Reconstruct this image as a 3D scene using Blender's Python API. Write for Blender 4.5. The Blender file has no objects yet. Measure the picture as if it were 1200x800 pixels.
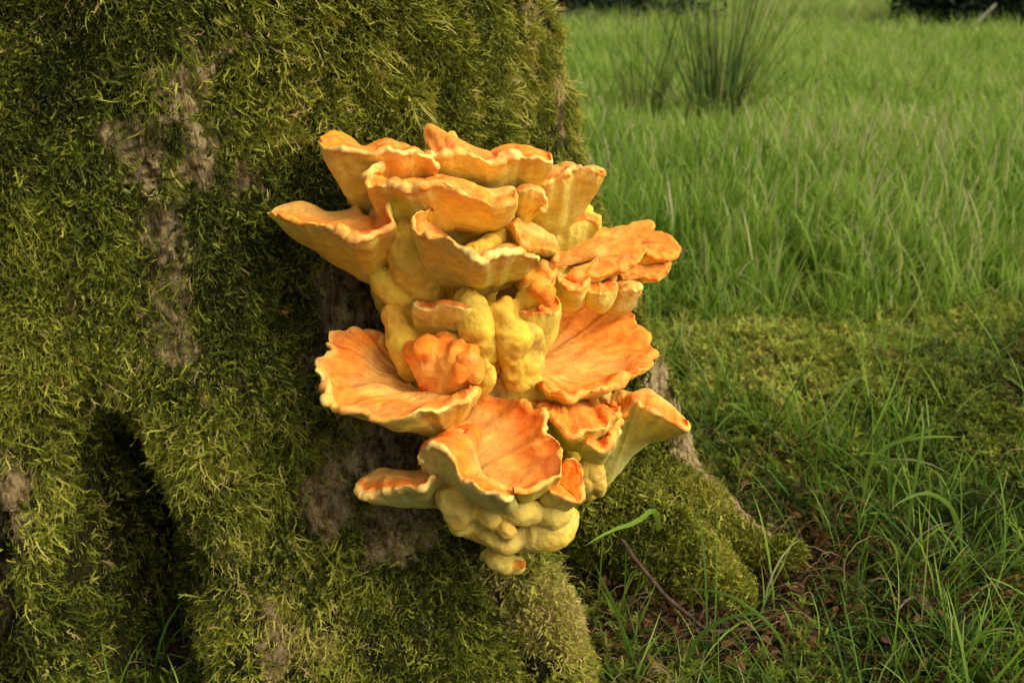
import bpy, math, random
import numpy as np

random.seed(7)
rng = np.random.default_rng(11)
scene = bpy.context.scene
col = scene.collection

# ------------------------------------------------------------------ camera, sky, sun, exposure
TILT = math.radians(21.5)
CAM_H = 0.85
LENS = 35.0
cam_data = bpy.data.cameras.new('camera')
cam_data.lens = LENS
cam_data.sensor_width = 36.0
cam_data.clip_start = 0.02
cam_data.clip_end = 2000.0
cam_data.dof.use_dof = True
cam_data.dof.focus_distance = 1.12
cam_data.dof.aperture_fstop = 7.1
cam = bpy.data.objects.new('camera', cam_data)
cam.location = (0, 0, CAM_H)
cam.rotation_euler = (math.pi / 2 - TILT, 0, 0)
col.objects.link(cam)
scene.camera = cam

SUN_EL, SUN_AZ = 45.0, 117.0          # azimuth clockwise from +Y (the view direction)
world = bpy.data.worlds.new('World')
scene.world = world
world.use_nodes = True
wn = world.node_tree
sky = wn.nodes.new('ShaderNodeTexSky')
sky.sky_type = 'NISHITA'
sky.sun_disc = False
sky.sun_elevation = math.radians(SUN_EL)
sky.sun_rotation = math.radians(SUN_AZ)
sky.dust_density = 4.0
sky.air_density = 1.0
sky.ozone_density = 0.6
soft = wn.nodes.new('ShaderNodeHueSaturation')      # a milky, lightly clouded sky: less blue
soft.inputs['Saturation'].default_value = 0.35
wn.links.new(sky.outputs[0], soft.inputs['Color'])
wn.links.new(soft.outputs[0], wn.nodes['Background'].inputs[0])
wn.nodes['Background'].inputs[1].default_value = 0.075

sun_d = bpy.data.lights.new('sun', 'SUN')
sun_d.energy = 1.5
sun_d.angle = math.radians(62)
sun_d.color = (1.0, 0.96, 0.89)
sun = bpy.data.objects.new('sun', sun_d)
sun.rotation_euler = (math.radians(90 - SUN_EL), 0, math.radians(180 - SUN_AZ))
sun.location = (3, -3, 6)
col.objects.link(sun)

scene.view_settings.view_transform = 'Standard'
scene.view_settings.look = 'None'
scene.view_settings.gamma = 1.0
scene.view_settings.exposure = 1.15
scene.render.engine = 'CYCLES'
scene.cycles.max_bounces = 4
scene.cycles.diffuse_bounces = 3
scene.cycles.glossy_bounces = 1
scene.cycles.transmission_bounces = 3
scene.cycles.use_adaptive_sampling = True
scene.cycles.adaptive_threshold = 0.03
scene.cycles.debug_use_spatial_splits = True
scene.cycles.caustics_reflective = False
scene.cycles.caustics_refractive = False
scene.cycles.transparent_max_bounces = 4

# ------------------------------------------------------------------ pixel <-> place
FPX = 1200 * LENS / 36.0
CT, ST = math.cos(TILT), math.sin(TILT)


def place(px, py, t):
    """point seen at pixel (px, py) of the 1200 x 800 photograph, t metres in front of the lens"""
    px, py, t = np.asarray(px, float), np.asarray(py, float), np.asarray(t, float)
    x = (px - 600) / FPX
    v = (400 - py) / FPX
    return np.stack([x * t, (CT + v * ST) * t, CAM_H + (-ST + v * CT) * t], -1)


def pixel(P):
    P = np.asarray(P, float)
    y, z = P[..., 1], P[..., 2] - CAM_H
    d = y * CT - z * ST
    u = y * ST + z * CT
    d = np.where(d < 0.05, 0.05, d)
    return 600 + FPX * P[..., 0] / d, 400 - FPX * u / d, d


# ------------------------------------------------------------------ noise
def _hash(i, j, k, s):
    h = (i * 374761393 + j * 668265263 + k * 2147483647 + s * 1274126177) & 0xFFFFFFFF
    h = ((h ^ (h >> 13)) * 1274126177) & 0xFFFFFFFF
    h = ((h ^ (h >> 16)) * 2246822519) & 0xFFFFFFFF
    return ((h ^ (h >> 15)) & 0xFFFFFF) / float(0xFFFFFF) * 2 - 1


def vnoise(P, scale=1.0, seed=0):
    P = np.asarray(P, float) * scale + 1000.37
    f = np.floor(P).astype(np.int64)
    w = P - f
    w = w * w * w * (w * (w * 6 - 15) + 10)
    i, j, k = f[..., 0], f[..., 1], f[..., 2]
    x, y, z = w[..., 0], w[..., 1], w[..., 2]
    out = 0
    for a in (0, 1):
        for b in (0, 1):
            for c in (0, 1):
                out = out + _hash(i + a, j + b, k + c, seed) * (x if a else 1 - x) * (y if b else 1 - y) * (z if c else 1 - z)
    return out


def fbm(P, scale=1.0, octs=4, seed=0, gain=0.5):
    out, a, tot = 0, 1.0, 0
    for o in range(octs):
        out = out + a * vnoise(P, scale * 2 ** o, seed + o * 17)
        tot += a
        a *= gain
    return out / tot


def gauss(x):
    return np.exp(-x * x)


def sstep(a, b, x):
    t = np.clip((np.asarray(x, float) - a) / (b - a), 0, 1)
    return t * t * (3 - 2 * t)


# ------------------------------------------------------------------ mesh helpers
def mesh_np(name, V, Fc, mat=None, smooth=True, attrs=None):
    """V (n,3); Fc (m,3) or (m,4) int"""
    V = np.asarray(V, np.float32)
    Fc = np.asarray(Fc, np.int32)
    me = bpy.data.meshes.new(name)
    k = Fc.shape[1]
    me.vertices.add(len(V))
    me.vertices.foreach_set('co', V.ravel())
    me.loops.add(Fc.size)
    me.loops.foreach_set('vertex_index', Fc.ravel())
    me.polygons.add(len(Fc))
    me.polygons.foreach_set('loop_start', np.arange(0, Fc.size, k, dtype=np.int32))
    me.polygons.foreach_set('loop_total', np.full(len(Fc), k, np.int32))
    me.polygons.foreach_set('use_smooth', np.full(len(Fc), smooth))
    if attrs:
        for an, (kind, data) in attrs.items():
            at = me.attributes.new(an, kind, 'POINT')
            data = np.asarray(data, np.float32)
            if kind == 'FLOAT':
                at.data.foreach_set('value', data.ravel())
            elif kind == 'FLOAT_COLOR':
                at.data.foreach_set('color', data.ravel())
    me.update()
    me.validate()
    if mat:
        me.materials.append(mat)
    return me


def grid_faces(nu, nv, wrap=False):
    i = np.arange(nu if wrap else nu - 1)
    j = np.arange(nv - 1)
    I, J = np.meshgrid(i, j, indexing='ij')
    I2 = (I + 1) % nu
    return np.stack([I * nv + J, I2 * nv + J, I2 * nv + J + 1, I * nv + J + 1], -1).reshape(-1, 4)


def link(name, me, parent=None, **props):
    o = bpy.data.objects.new(name, me)
    col.objects.link(o)
    if parent is not None:
        o.parent = parent
    for k, v in props.items():
        o[k] = v
    return o


def empty(name, loc=(0, 0, 0), **props):
    o = bpy.data.objects.new(name, None)
    o.location = loc
    o.empty_display_size = 0.05
    col.objects.link(o)
    for k, v in props.items():
        o[k] = v
    return o


def adopt(child, parent):
    """parent while the child keeps world coordinates (parents are only ever translated)"""
    child.parent = parent
    child.location = -parent.location


# ------------------------------------------------------------------ materials
def new_mat(name):
    m = bpy.data.materials.new(name)
    m.use_nodes = True
    nt = m.node_tree
    nt.nodes.clear()
    out = nt.nodes.new('ShaderNodeOutputMaterial')
    return m, nt, out


def N(nt, kind, **kw):
    n = nt.nodes.new(kind)
    for k, v in kw.items():
        setattr(n, k, v)
    return n


def ramp(nt, stops):
    r = N(nt, 'ShaderNodeValToRGB')
    el = r.color_ramp.elements
    while len(el) < len(stops):
        el.new(0.5)
    for e, (p, c) in zip(el, stops):
        e.position = p
        e.color = (*c, 1)
    return r


def foliage_mat(name, stops, transl=0.35, rough=0.6, spec=0.25, src='INSTANCER', attr='tint', tipdry=None):
    m, nt, out = new_mat(name)
    at = N(nt, 'ShaderNodeAttribute', attribute_type=src, attribute_name=attr)
    a2 = N(nt, 'ShaderNodeAttribute', attribute_type='GEOMETRY', attribute_name='v')
    add = N(nt, 'ShaderNodeMath', operation='ADD')
    nt.links.new(at.outputs['Fac'], add.inputs[0])
    nt.links.new(a2.outputs['Fac'], add.inputs[1])
    r = ramp(nt, stops)
    nt.links.new(add.outputs[0], r.inputs[0])
    p = N(nt, 'ShaderNodeBsdfPrincipled')
    p.inputs['Roughness'].default_value = rough
    p.inputs['Specular IOR Level'].default_value = spec
    nt.links.new(r.outputs[0], p.inputs['Base Color'])
    t = N(nt, 'ShaderNodeBsdfTranslucent')
    nt.links.new(r.outputs[0], t.inputs[0])
    mx = N(nt, 'ShaderNodeMixShader')
    mx.inputs[0].default_value = transl
    nt.links.new(p.outputs[0], mx.inputs[1])
    nt.links.new(t.outputs[0], mx.inputs[2])
    nt.links.new(mx.outputs[0], out.inputs[0])
    return m


M = {}
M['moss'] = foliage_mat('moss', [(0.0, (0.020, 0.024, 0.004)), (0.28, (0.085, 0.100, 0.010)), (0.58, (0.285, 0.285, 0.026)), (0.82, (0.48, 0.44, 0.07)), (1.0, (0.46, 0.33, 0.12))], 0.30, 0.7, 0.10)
M['groundmoss'] = foliage_mat('ground_moss', [(0.0, (0.016, 0.026, 0.004)), (0.35, (0.085, 0.120, 0.012)), (0.7, (0.30, 0.325, 0.035)), (1.0, (0.50, 0.46, 0.08))], 0.42, 0.6, 0.12)
M['grass'] = foliage_mat('grass', [(0.0, (0.035, 0.075, 0.008)), (0.30, (0.090, 0.180, 0.016)), (0.62, (0.22, 0.355, 0.030)), (0.88, (0.40, 0.49, 0.085)), (1.0, (0.50, 0.43, 0.20))], 0.5, 0.5, 0.18)
M['rush'] = foliage_mat('rush', [(0.0, (0.016, 0.034, 0.006)), (0.6, (0.06, 0.105, 0.014)), (1.0, (0.15, 0.20, 0.03))], 0.1, 0.45, 0.4, 'GEOMETRY', 'v2')
M['rushdead'] = foliage_mat('rush_dead', [(0.0, (0.10, 0.045, 0.02)), (1.0, (0.28, 0.15, 0.07))], 0.1, 0.6, 0.2, 'GEOMETRY', 'v2')
M['litter'] = foliage_mat('litter', [(0.0, (0.020, 0.010, 0.004)), (0.45, (0.065, 0.028, 0.010)), (0.8, (0.17, 0.075, 0.022)), (1.0, (0.33, 0.22, 0.10))], 0.2, 0.85, 0.1)
M['bushleaf'] = foliage_mat('bush_leaf', [(0.0, (0.006, 0.012, 0.004)), (0.6, (0.02, 0.036, 0.009)), (1.0, (0.045, 0.07, 0.018))], 0.12, 0.5, 0.3, 'GEOMETRY', 'v2')


def bark_mat():
    m, nt, out = new_mat('bark')
    tc = N(nt, 'ShaderNodeTexCoord')
    mp = N(nt, 'ShaderNodeMapping')
    mp.inputs['Scale'].default_value = (1, 1, 0.35)
    nt.links.new(tc.outputs['Object'], mp.inputs[0])
    n1 = N(nt, 'ShaderNodeTexNoise')
    n1.inputs['Scale'].default_value = 60
    n1.inputs['Detail'].default_value = 8
    n1.inputs['Roughness'].default_value = 0.65
    nt.links.new(mp.outputs[0], n1.inputs[0])
    n2 = N(nt, 'ShaderNodeTexNoise')
    n2.inputs['Scale'].default_value = 9
    n2.inputs['Detail'].default_value = 4
    nt.links.new(tc.outputs['Object'], n2.inputs[0])
    at = N(nt, 'ShaderNodeAttribute', attribute_type='GEOMETRY', attribute_name='pale')
    r = ramp(nt, [(0.34, (0.024, 0.013, 0.004)), (0.50, (0.115, 0.066, 0.021)), (0.68, (0.26, 0.165, 0.06))])
    nt.links.new(n1.outputs[0], r.inputs[0])
    rp = ramp(nt, [(0.36, (0.12, 0.078, 0.030)), (0.50, (0.42, 0.30, 0.125)), (0.66, (0.58, 0.46, 0.22))])
    nt.links.new(n1.outputs[0], rp.inputs[0])
    mx = N(nt, 'ShaderNodeMix', data_type='RGBA')
    nt.links.new(at.outputs['Fac'], mx.inputs['Factor'])
    nt.links.new(r.outputs[0], mx.inputs['A'])
    nt.links.new(rp.outputs[0], mx.inputs['B'])
    g = N(nt, 'ShaderNodeAttribute', attribute_type='GEOMETRY', attribute_name='mossy')
    gm = N(nt, 'ShaderNodeMath', operation='MULTIPLY', use_clamp=True)
    nt.links.new(g.outputs['Fac'], gm.inputs[0])
    gm.inputs[1].default_value = 1.0
    mx2 = N(nt, 'ShaderNodeMix', data_type='RGBA')
    nt.links.new(gm.outputs[0], mx2.inputs['Factor'])
    nt.links.new(mx.outputs['Result'], mx2.inputs['A'])
    rf = ramp(nt, [(0.38, (0.014, 0.012, 0.004)), (0.52, (0.045, 0.040, 0.009)), (0.70, (0.095, 0.090, 0.016))])
    nt.links.new(n1.outputs[0], rf.inputs[0])
    nt.links.new(rf.outputs[0], mx2.inputs['B'])
    mp2 = N(nt, 'ShaderNodeMapping')
    mp2.inputs['Scale'].default_value = (1, 1, 0.16)
    nt.links.new(tc.outputs['Object'], mp2.inputs[0])
    n3 = N(nt, 'ShaderNodeTexNoise')
    n3.inputs['Scale'].default_value = 190
    n3.inputs['Detail'].default_value = 5
    n3.inputs['Roughness'].default_value = 0.6
    n3.inputs['Distortion'].default_value = 0.6
    nt.links.new(mp2.outputs[0], n3.inputs[0])
    cr = ramp(nt, [(0.36, (0.40, 0.36, 0.32)), (0.50, (1, 1, 1)), (0.75, (1.25, 1.22, 1.15))])
    nt.links.new(n3.outputs[0], cr.inputs[0])
    mul = N(nt, 'ShaderNodeMix', data_type='RGBA', blend_type='MULTIPLY')
    mul.inputs['Factor'].default_value = 1.0
    nt.links.new(mx2.outputs['Result'], mul.inputs['A'])
    nt.links.new(cr.outputs[0], mul.inputs['B'])
    p = N(nt, 'ShaderNodeBsdfPrincipled')
    p.inputs['Roughness'].default_value = 0.9
    p.inputs['Specular IOR Level'].default_value = 0.06
    nt.links.new(mul.outputs['Result'], p.inputs['Base Color'])
    v = N(nt, 'ShaderNodeTexVoronoi', feature='DISTANCE_TO_EDGE')
    v.inputs['Scale'].default_value = 55
    nt.links.new(mp.outputs[0], v.inputs[0])
    ad = N(nt, 'ShaderNodeMath', operation='MULTIPLY_ADD')
    ad.inputs[1].default_value = 0.5
    nt.links.new(v.outputs[0], ad.inputs[0])
    ad2 = N(nt, 'ShaderNodeMath', operation='ADD')
    nt.links.new(n1.outputs[0], ad2.inputs[0])
    nt.links.new(n3.outputs[0], ad2.inputs[1])
    nt.links.new(ad2.outputs[0], ad.inputs[2])
    b = N(nt, 'ShaderNodeBump')
    b.inputs['Strength'].default_value = 1.0
    b.inputs['Distance'].default_value = 0.014
    nt.links.new(ad.outputs[0], b.inputs['Height'])
    nt.links.new(b.outputs[0], p.inputs['Normal'])
    nt.links.new(p.outputs[0], out.inputs[0])
    return m


M['bark'] = bark_mat()


def soil_mat():
    m, nt, out = new_mat('soil')
    tc = N(nt, 'ShaderNodeTexCoord')
    n1 = N(nt, 'ShaderNodeTexNoise')
    n1.inputs['Scale'].default_value = 35
    n1.inputs['Detail'].default_value = 8
    nt.links.new(tc.outputs['Object'], n1.inputs[0])
    r = ramp(nt, [(0.3, (0.007, 0.006, 0.003)), (0.55, (0.020, 0.016, 0.007)), (0.75, (0.050, 0.036, 0.016))])
    nt.links.new(n1.outputs[0], r.inputs[0])
    g = N(nt, 'ShaderNodeAttribute', attribute_type='GEOMETRY', attribute_name='green')
    mx = N(nt, 'ShaderNodeMix', data_type='RGBA')
    nt.links.new(g.outputs['Fac'], mx.inputs['Factor'])
    nt.links.new(r.outputs[0], mx.inputs['A'])
    mx.inputs['B'].default_value = (0.05, 0.085, 0.018, 1)
    p = N(nt, 'ShaderNodeBsdfPrincipled')
    p.inputs['Roughness'].default_value = 0.9
    p.inputs['Specular IOR Level'].default_value = 0.15
    nt.links.new(mx.outputs['Result'], p.inputs['Base Color'])
    b = N(nt, 'ShaderNodeBump')
    b.inputs['Strength'].default_value = 0.8
    b.inputs['Distance'].default_value = 0.01
    nt.links.new(n1.outputs[0], b.inputs['Height'])
    nt.links.new(b.outputs[0], p.inputs['Normal'])
    nt.links.new(p.outputs[0], out.inputs[0])
    return m


M['soil'] = soil_mat()


def fungus_mat():
    m, nt, out = new_mat('fungus_flesh')
    tc = N(nt, 'ShaderNodeTexCoord')
    at = N(nt, 'ShaderNodeAttribute', attribute_type='GEOMETRY', attribute_name='flesh')
    n1 = N(nt, 'ShaderNodeTexNoise')
    n1.inputs['Scale'].default_value = 70
    n1.inputs['Detail'].default_value = 6
    n1.inputs['Roughness'].default_value = 0.6
    nt.links.new(tc.outputs['Object'], n1.inputs[0])
    hs = N(nt, 'ShaderNodeHueSaturation')
    mr = N(nt, 'ShaderNodeMapRange')
    mr.inputs['From Min'].default_value = 0.3
    mr.inputs['From Max'].default_value = 0.7
    mr.inputs['To Min'].default_value = 0.80
    mr.inputs['To Max'].default_value = 1.16
    nt.links.new(n1.outputs[0], mr.inputs[0])
    nt.links.new(mr.outputs[0], hs.inputs['Value'])
    mh = N(nt, 'ShaderNodeMapRange')
    mh.inputs['From Min'].default_value = 0.3
    mh.inputs['From Max'].default_value = 0.7
    mh.inputs['To Min'].default_value = 0.493
    mh.inputs['To Max'].default_value = 0.508
    nt.links.new(n1.outputs[0], mh.inputs[0])
    nt.links.new(mh.outputs[0], hs.inputs['Hue'])
    nt.links.new(at.outputs['Color'], hs.inputs['Color'])
    n4 = N(nt, 'ShaderNodeTexNoise')
    n4.inputs['Scale'].default_value = 170
    n4.inputs['Detail'].default_value = 6
    n4.inputs['Roughness'].default_value = 0.7
    nt.links.new(tc.outputs['Object'], n4.inputs[0])
    mr4 = N(nt, 'ShaderNodeMapRange')
    mr4.inputs['From Min'].default_value = 0.52
    mr4.inputs['From Max'].default_value = 0.75
    mr4.inputs['To Max'].default_value = 0.15
    nt.links.new(n4.outputs[0], mr4.inputs[0])
    pw = N(nt, 'ShaderNodeMix', data_type='RGBA')
    nt.links.new(mr4.outputs[0], pw.inputs['Factor'])
    nt.links.new(hs.outputs[0], pw.inputs['A'])
    pw.inputs['B'].default_value = (.88, .56, .22, 1)
    # a few tiny dark specks (dirt, gnats)
    v = N(nt, 'ShaderNodeTexVoronoi')
    v.inputs['Scale'].default_value = 55
    nt.links.new(tc.outputs['Object'], v.inputs[0])
    ms = N(nt, 'ShaderNodeMath', operation='LESS_THAN')
    ms.inputs[1].default_value = 0.045
    nt.links.new(v.outputs['Distance'], ms.inputs[0])
    mm = N(nt, 'ShaderNodeMath', operation='MULTIPLY')
    mm.inputs[1].default_value = 0.7
    nt.links.new(ms.outputs[0], mm.inputs[0])
    mx = N(nt, 'ShaderNodeMix', data_type='RGBA')
    nt.links.new(mm.outputs[0], mx.inputs['Factor'])
    nt.links.new(pw.outputs['Result'], mx.inputs['A'])
    mx.inputs['B'].default_value = (0.12, 0.05, 0.015, 1)
    p = N(nt, 'ShaderNodeBsdfPrincipled')
    p.inputs['Roughness'].default_value = 0.8
    p.inputs['Specular IOR Level'].default_value = 0.12
    p.inputs['Subsurface Weight'].default_value = 0.18
    p.inputs['Subsurface Radius'].default_value = (1.0, 0.6, 0.2)
    p.inputs['Subsurface Scale'].default_value = 0.004
    nt.links.new(mx.outputs['Result'], p.inputs['Base Color'])
    n2 = N(nt, 'ShaderNodeTexNoise')
    n2.inputs['Scale'].default_value = 220
    n2.inputs['Detail'].default_value = 5
    nt.links.new(tc.outputs['Object'], n2.inputs[0])
    b = N(nt, 'ShaderNodeBump')
    b.inputs['Strength'].default_value = 0.6
    b.inputs['Distance'].default_value = 0.0025
    nt.links.new(n2.outputs[0], b.inputs['Height'])
    nt.links.new(b.outputs[0], p.inputs['Normal'])
    nt.links.new(p.outputs[0], out.inputs[0])
    return m


M['fungus'] = fungus_mat()


def simple_mat(name, c1, c2, scale=60, rough=0.8, stretch=(1, 1, 1)):
    m, nt, out = new_mat(name)
    tc = N(nt, 'ShaderNodeTexCoord')
    mp = N(nt, 'ShaderNodeMapping')
    mp.inputs['Scale'].default_value = stretch
    nt.links.new(tc.outputs['Object'], mp.inputs[0])
    n1 = N(nt, 'ShaderNodeTexNoise')
    n1.inputs['Scale'].default_value = scale
    n1.inputs['Detail'].default_value = 6
    nt.links.new(mp.outputs[0], n1.inputs[0])
    r = ramp(nt, [(0.3, c1), (0.7, c2)])
    nt.links.new(n1.outputs[0], r.inputs[0])
    p = N(nt, 'ShaderNodeBsdfPrincipled')
    p.inputs['Roughness'].default_value = rough
    p.inputs['Specular IOR Level'].default_value = 0.25
    nt.links.new(r.outputs[0], p.inputs['Base Color'])
    b = N(nt, 'ShaderNodeBump')
    b.inputs['Strength'].default_value = 0.5
    b.inputs['Distance'].default_value = 0.002
    nt.links.new(n1.outputs[0], b.inputs['Height'])
    nt.links.new(b.outputs[0], p.inputs['Normal'])
    nt.links.new(p.outputs[0], out.inputs[0])
    return m


M['twigdark'] = simple_mat('twig_dark', (0.030, 0.016, 0.010), (0.12, 0.06, 0.035), 90)
M['twigpale'] = simple_mat('twig_pale', (0.12, 0.085, 0.055), (0.34, 0.26, 0.18), 90)
M['leafbrown'] = simple_mat('leaf_brown', (0.11, 0.04, 0.015), (0.30, 0.12, 0.045), 60)
M['leafred'] = simple_mat('leaf_red', (0.05, 0.018, 0.010), (0.17, 0.06, 0.03), 60)
M['leaforange'] = simple_mat('leaf_orange', (0.36, 0.13, 0.03), (0.55, 0.26, 0.07), 90)
M['branch'] = simple_mat('branch_bark', (0.08, 0.075, 0.045), (0.30, 0.28, 0.17), 30)

# ------------------------------------------------------------------ the trunk's form
TCX, TCY = -0.58, 1.72
_zz = np.linspace(-0.3, 7, 3400)
_pr = np.interp(_zz, [-.3, -.1, 0, .04, .156, .435, .525, .78, 1.2, 2, 4, 7], [1.3, 1.10, 1.0, .94, .843, .722, .688, .623, .565, .52, .46, .38])
_k = np.hanning(41)
_k /= _k.sum()
_prs = np.convolve(np.pad(_pr, 20, mode='edge'), _k, 'valid')


def trunk_r(phi, z, detail=True):
    """radius at angle phi (radians, 0 faces the camera side -Y, positive towards +X) and height z"""
    phi = np.asarray(phi, float)
    z = np.asarray(z, float)
    p = np.degrees(phi)
    zp = np.maximum(z, 0)
    r = np.interp(z, _zz, _prs)
    low = np.exp(-zp / .16)
    r = r - .045 * gauss((p - 24) / 9) * low
    r = r + .07 * gauss((p - 34.5) / 5) * np.exp(-zp / .2)
    r = r - .16 * gauss((p - 40.5) / 2.0) * sstep(.30, .12, z)
    r = r - .20 * gauss((p - 101) / 12) * low * sstep(83, 90, p)
    r = r - .21 * gauss((p - 54) / 7) * low
    r = r - sstep(64, 76, p) * sstep(150, 120, p) * .80 * np.maximum(np.interp(z, _zz, _prs) - .845, 0)
    wob = 2.0 * np.sin(z * 9 + 1)
    r = r - .42 * gauss((p - 10.0 - wob * .6) / 4.4) * sstep(.44, .16, z)
    r = r - .28 * gauss((p + 1.5 - wob) / 2.3) * sstep(.62, .34, z)
    r = r - .06 * gauss((p + 14 - wob) / 5) * sstep(.9, .4, z)
    # shallow hollow of bare wood left of the fungus
    r = r - .030 * gauss((p - 30) / 4.5) * gauss((z - .36) / .13) - .075 * gauss((p - 28.5) / 2.6) * gauss((z - .44) / .07)
    # buttresses round the far side
    far = sstep(95, 120, np.abs(p - 20))
    r = r + far * .16 * low * np.cos(phi * 7)
    if detail:
        P = np.stack([np.sin(phi) * .7, -np.cos(phi) * .7, z * .55], -1)
        r = r + .020 * fbm(P, 5, 3, 3) * sstep(-.1, .2, z + .1)
        r = r + .010 * vnoise(P, 16, 9) + .007 * vnoise(P, 34, 21)
        rid = 1 - np.abs(fbm(np.stack([np.sin(phi) * .7, -np.cos(phi) * .7, z * .22], -1), 26, 2, 5))
        r = r + .007 * (rid - .7)
    return r


def trunk_pt(phi, z):
    r = trunk_r(phi, z)
    P0 = np.stack([TCX + r * np.sin(phi), TCY - r * np.cos(phi), z + 0 * r], -1)
    bmk = bare_mask(P0)[0]
    S3 = P0 * np.array([1, 1, .30])
    plates = np.abs(vnoise(S3, 62, 51)) + .6 * np.abs(vnoise(S3, 120, 52))
    flake = sstep(.08, .13, vnoise(P0, 44, 53)) + sstep(.18, .23, vnoise(P0 * np.array([1, 1, .6]), 75, 54))
    r = r + bmk * (-.012 + .012 * plates + .0055 * flake + .004 * vnoise(P0, 150, 55))
    return np.stack([TCX + r * np.sin(phi), TCY - r * np.cos(phi), z + 0 * r], -1)


def trunk_hit(px, py):
    d = place(px, py, 1.0) - np.array([0, 0, CAM_H])
    t = np.arange(.7, 2.4, .002)
    P = d[None] * t[:, None] + np.array([0, 0, CAM_H])
    dx, dy = P[:, 0] - TCX, P[:, 1] - TCY
    ins = np.hypot(dx, dy) < trunk_r(np.arctan2(dx, -dy), P[:, 2])
    k = np.argmax(ins)
    return t[k] if ins.any() else None


# bare patches of bark: (px, py, rx, ry, slant, paleness)
BARE = [(212, 95, 36, 42, 0.2, .8), (183, 185, 56, 58, 0.0, 1.0), (200, 262, 38, 54, 0.0, 1.0), (196, 335, 31, 56, 0.0, 1.0), (205, 400, 33, 46, 0, .9),
        (285, 205, 22, 26, 0, .6), (262, 150, 20, 16, 0, .6), (320, 85, 20, 14, 0, .5), (270, 45, 26, 14, 0, .5),
        (420, 345, 48, 72, 0.25, .35), (455, 470, 72, 68, 0.3, .45), (436, 560, 70, 70, 0.45, .65), (466, 625, 50, 42, 0.5, .75),
        (622, 35, 8, 60, -0.12, .7), (655, 130, 6, 50, -0.12, .5), (690, 470, 16, 50, -0.4, .4),
        (318, 760, 20, 42, 0, .8), (310, 700, 14, 16, 0, .6), (12, 590, 26, 55, 0, .7), (8, 690, 14, 50, 0, .5), (90, 350, 14, 22, 0, .3),
        (848, 560, 31, 66, -0.9, .8), (803, 500, 29, 52, -0.6, .8), (880, 600, 28, 30, -1.0, .8), (775, 445, 24, 36, -.5, .8), (380, 520, 26, 20, 0, .5), (250, 560, 12, 14, 0, .6), (240, 470, 14, 12, 0, .5),
        (590, 720, 10, 60, -.3, .3), (360, 420, 10, 14, 0, .4), (130, 90, 12, 18, 0, .4), (345, 640, 14, 10, 0, .6), (330, 30, 10, 30, .2, .5)]


def bare_mask(P):
    x, y, d = pixel(P)
    n = fbm(P, 24, 4, 40, .65) * 1.45
    best = np.zeros(x.shape)
    pale = np.zeros(x.shape)
    for (bx, by, rx, ry, sl, pa) in BARE:
        xx = (x - bx) + sl * (y - by)
        q = np.sqrt((xx / rx) ** 2 + ((y - by) / ry) ** 2)
        v = sstep(1.25, .90, q + n * .8)
        pale = np.where(v > best, pa, pale)
        best = np.maximum(best, v)
    return best, pale


# roots that leave the trunk: (px, py, depth, radius in pixels) along the middle of each
ROOTS = {
    'right': [(618, 300, 1.66, 80), (650, 378, 1.62, 88), (690, 455, 1.585, 86), (728, 520, 1.55, 77), (772, 573, 1.515, 62), (818, 608, 1.485, 44), (862, 628, 1.46, 28), (905, 640, 1.43, 14), (935, 652, 1.41, 6)],
    'lobe': [(655, 505, 1.53, 54), (692, 572, 1.50, 66), (745, 626, 1.465, 64), (800, 660, 1.43, 48), (842, 682, 1.395, 30), (868, 702, 1.36, 12)],
    'middle': [(575, 610, 1.36, 36), (598, 660, 1.325, 40), (622, 715, 1.285, 41), (644, 770, 1.245, 40), (662, 825, 1.20, 38), (676, 880, 1.16, 34)],
}


def root_surface(key, u, a, disp=True):
    """u 0..1 along the root, a angle round it"""
    q = np.asarray(ROOTS[key], float)
    C = place(q[:, 0], q[:, 1], q[:, 2])
    R_ = q[:, 3] * q[:, 2] / FPX
    k = np.linspace(0, 1, len(q))
    ks = np.linspace(0, 1, 400)
    ker = np.hanning(61)
    ker /= ker.sum()

    def sm(v):
        w = np.interp(ks, k, v)
        pad = np.concatenate([2 * w[0] - w[30:0:-1], w, 2 * w[-1] - w[-2:-32:-1]])
        return np.convolve(pad, ker, 'valid')
    cs = np.stack([sm(C[:, c]) for c in range(3)], -1)
    rs = np.maximum(sm(R_), .004)
    tg = np.gradient(cs, axis=0)
    tg = tg / np.linalg.norm(tg, axis=-1, keepdims=True)
    up = np.array([0, 0, 1.0])
    s1 = np.cross(tg, up)
    s1 = s1 / np.linalg.norm(s1, axis=-1, keepdims=True)
    s2 = np.cross(s1, tg)
    pick = lambda arr: np.stack([np.interp(u, ks, arr[:, c]) for c in range(3)], -1)
    c0, a1, a2 = pick(cs), pick(s1), pick(s2)
    r0 = np.interp(u, ks, rs)
    # a keeled crest: narrower towards the top
    ca, sa = np.cos(a), np.sin(a)
    d = a1 * (ca * (1 - .18 * np.clip(sa, 0, 1)))[..., None] + a2 * (sa * 1.06)[..., None]
    P = c0 + d * r0[..., None]
    if disp:
        n = .016 * vnoise(P, 9, 140) + .010 * vnoise(P, 22, 141) + .005 * vnoise(P, 48, 142)
        P = P + d * (n * np.clip(r0 / .05, .2, 1))[..., None]
    return P, d


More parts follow.
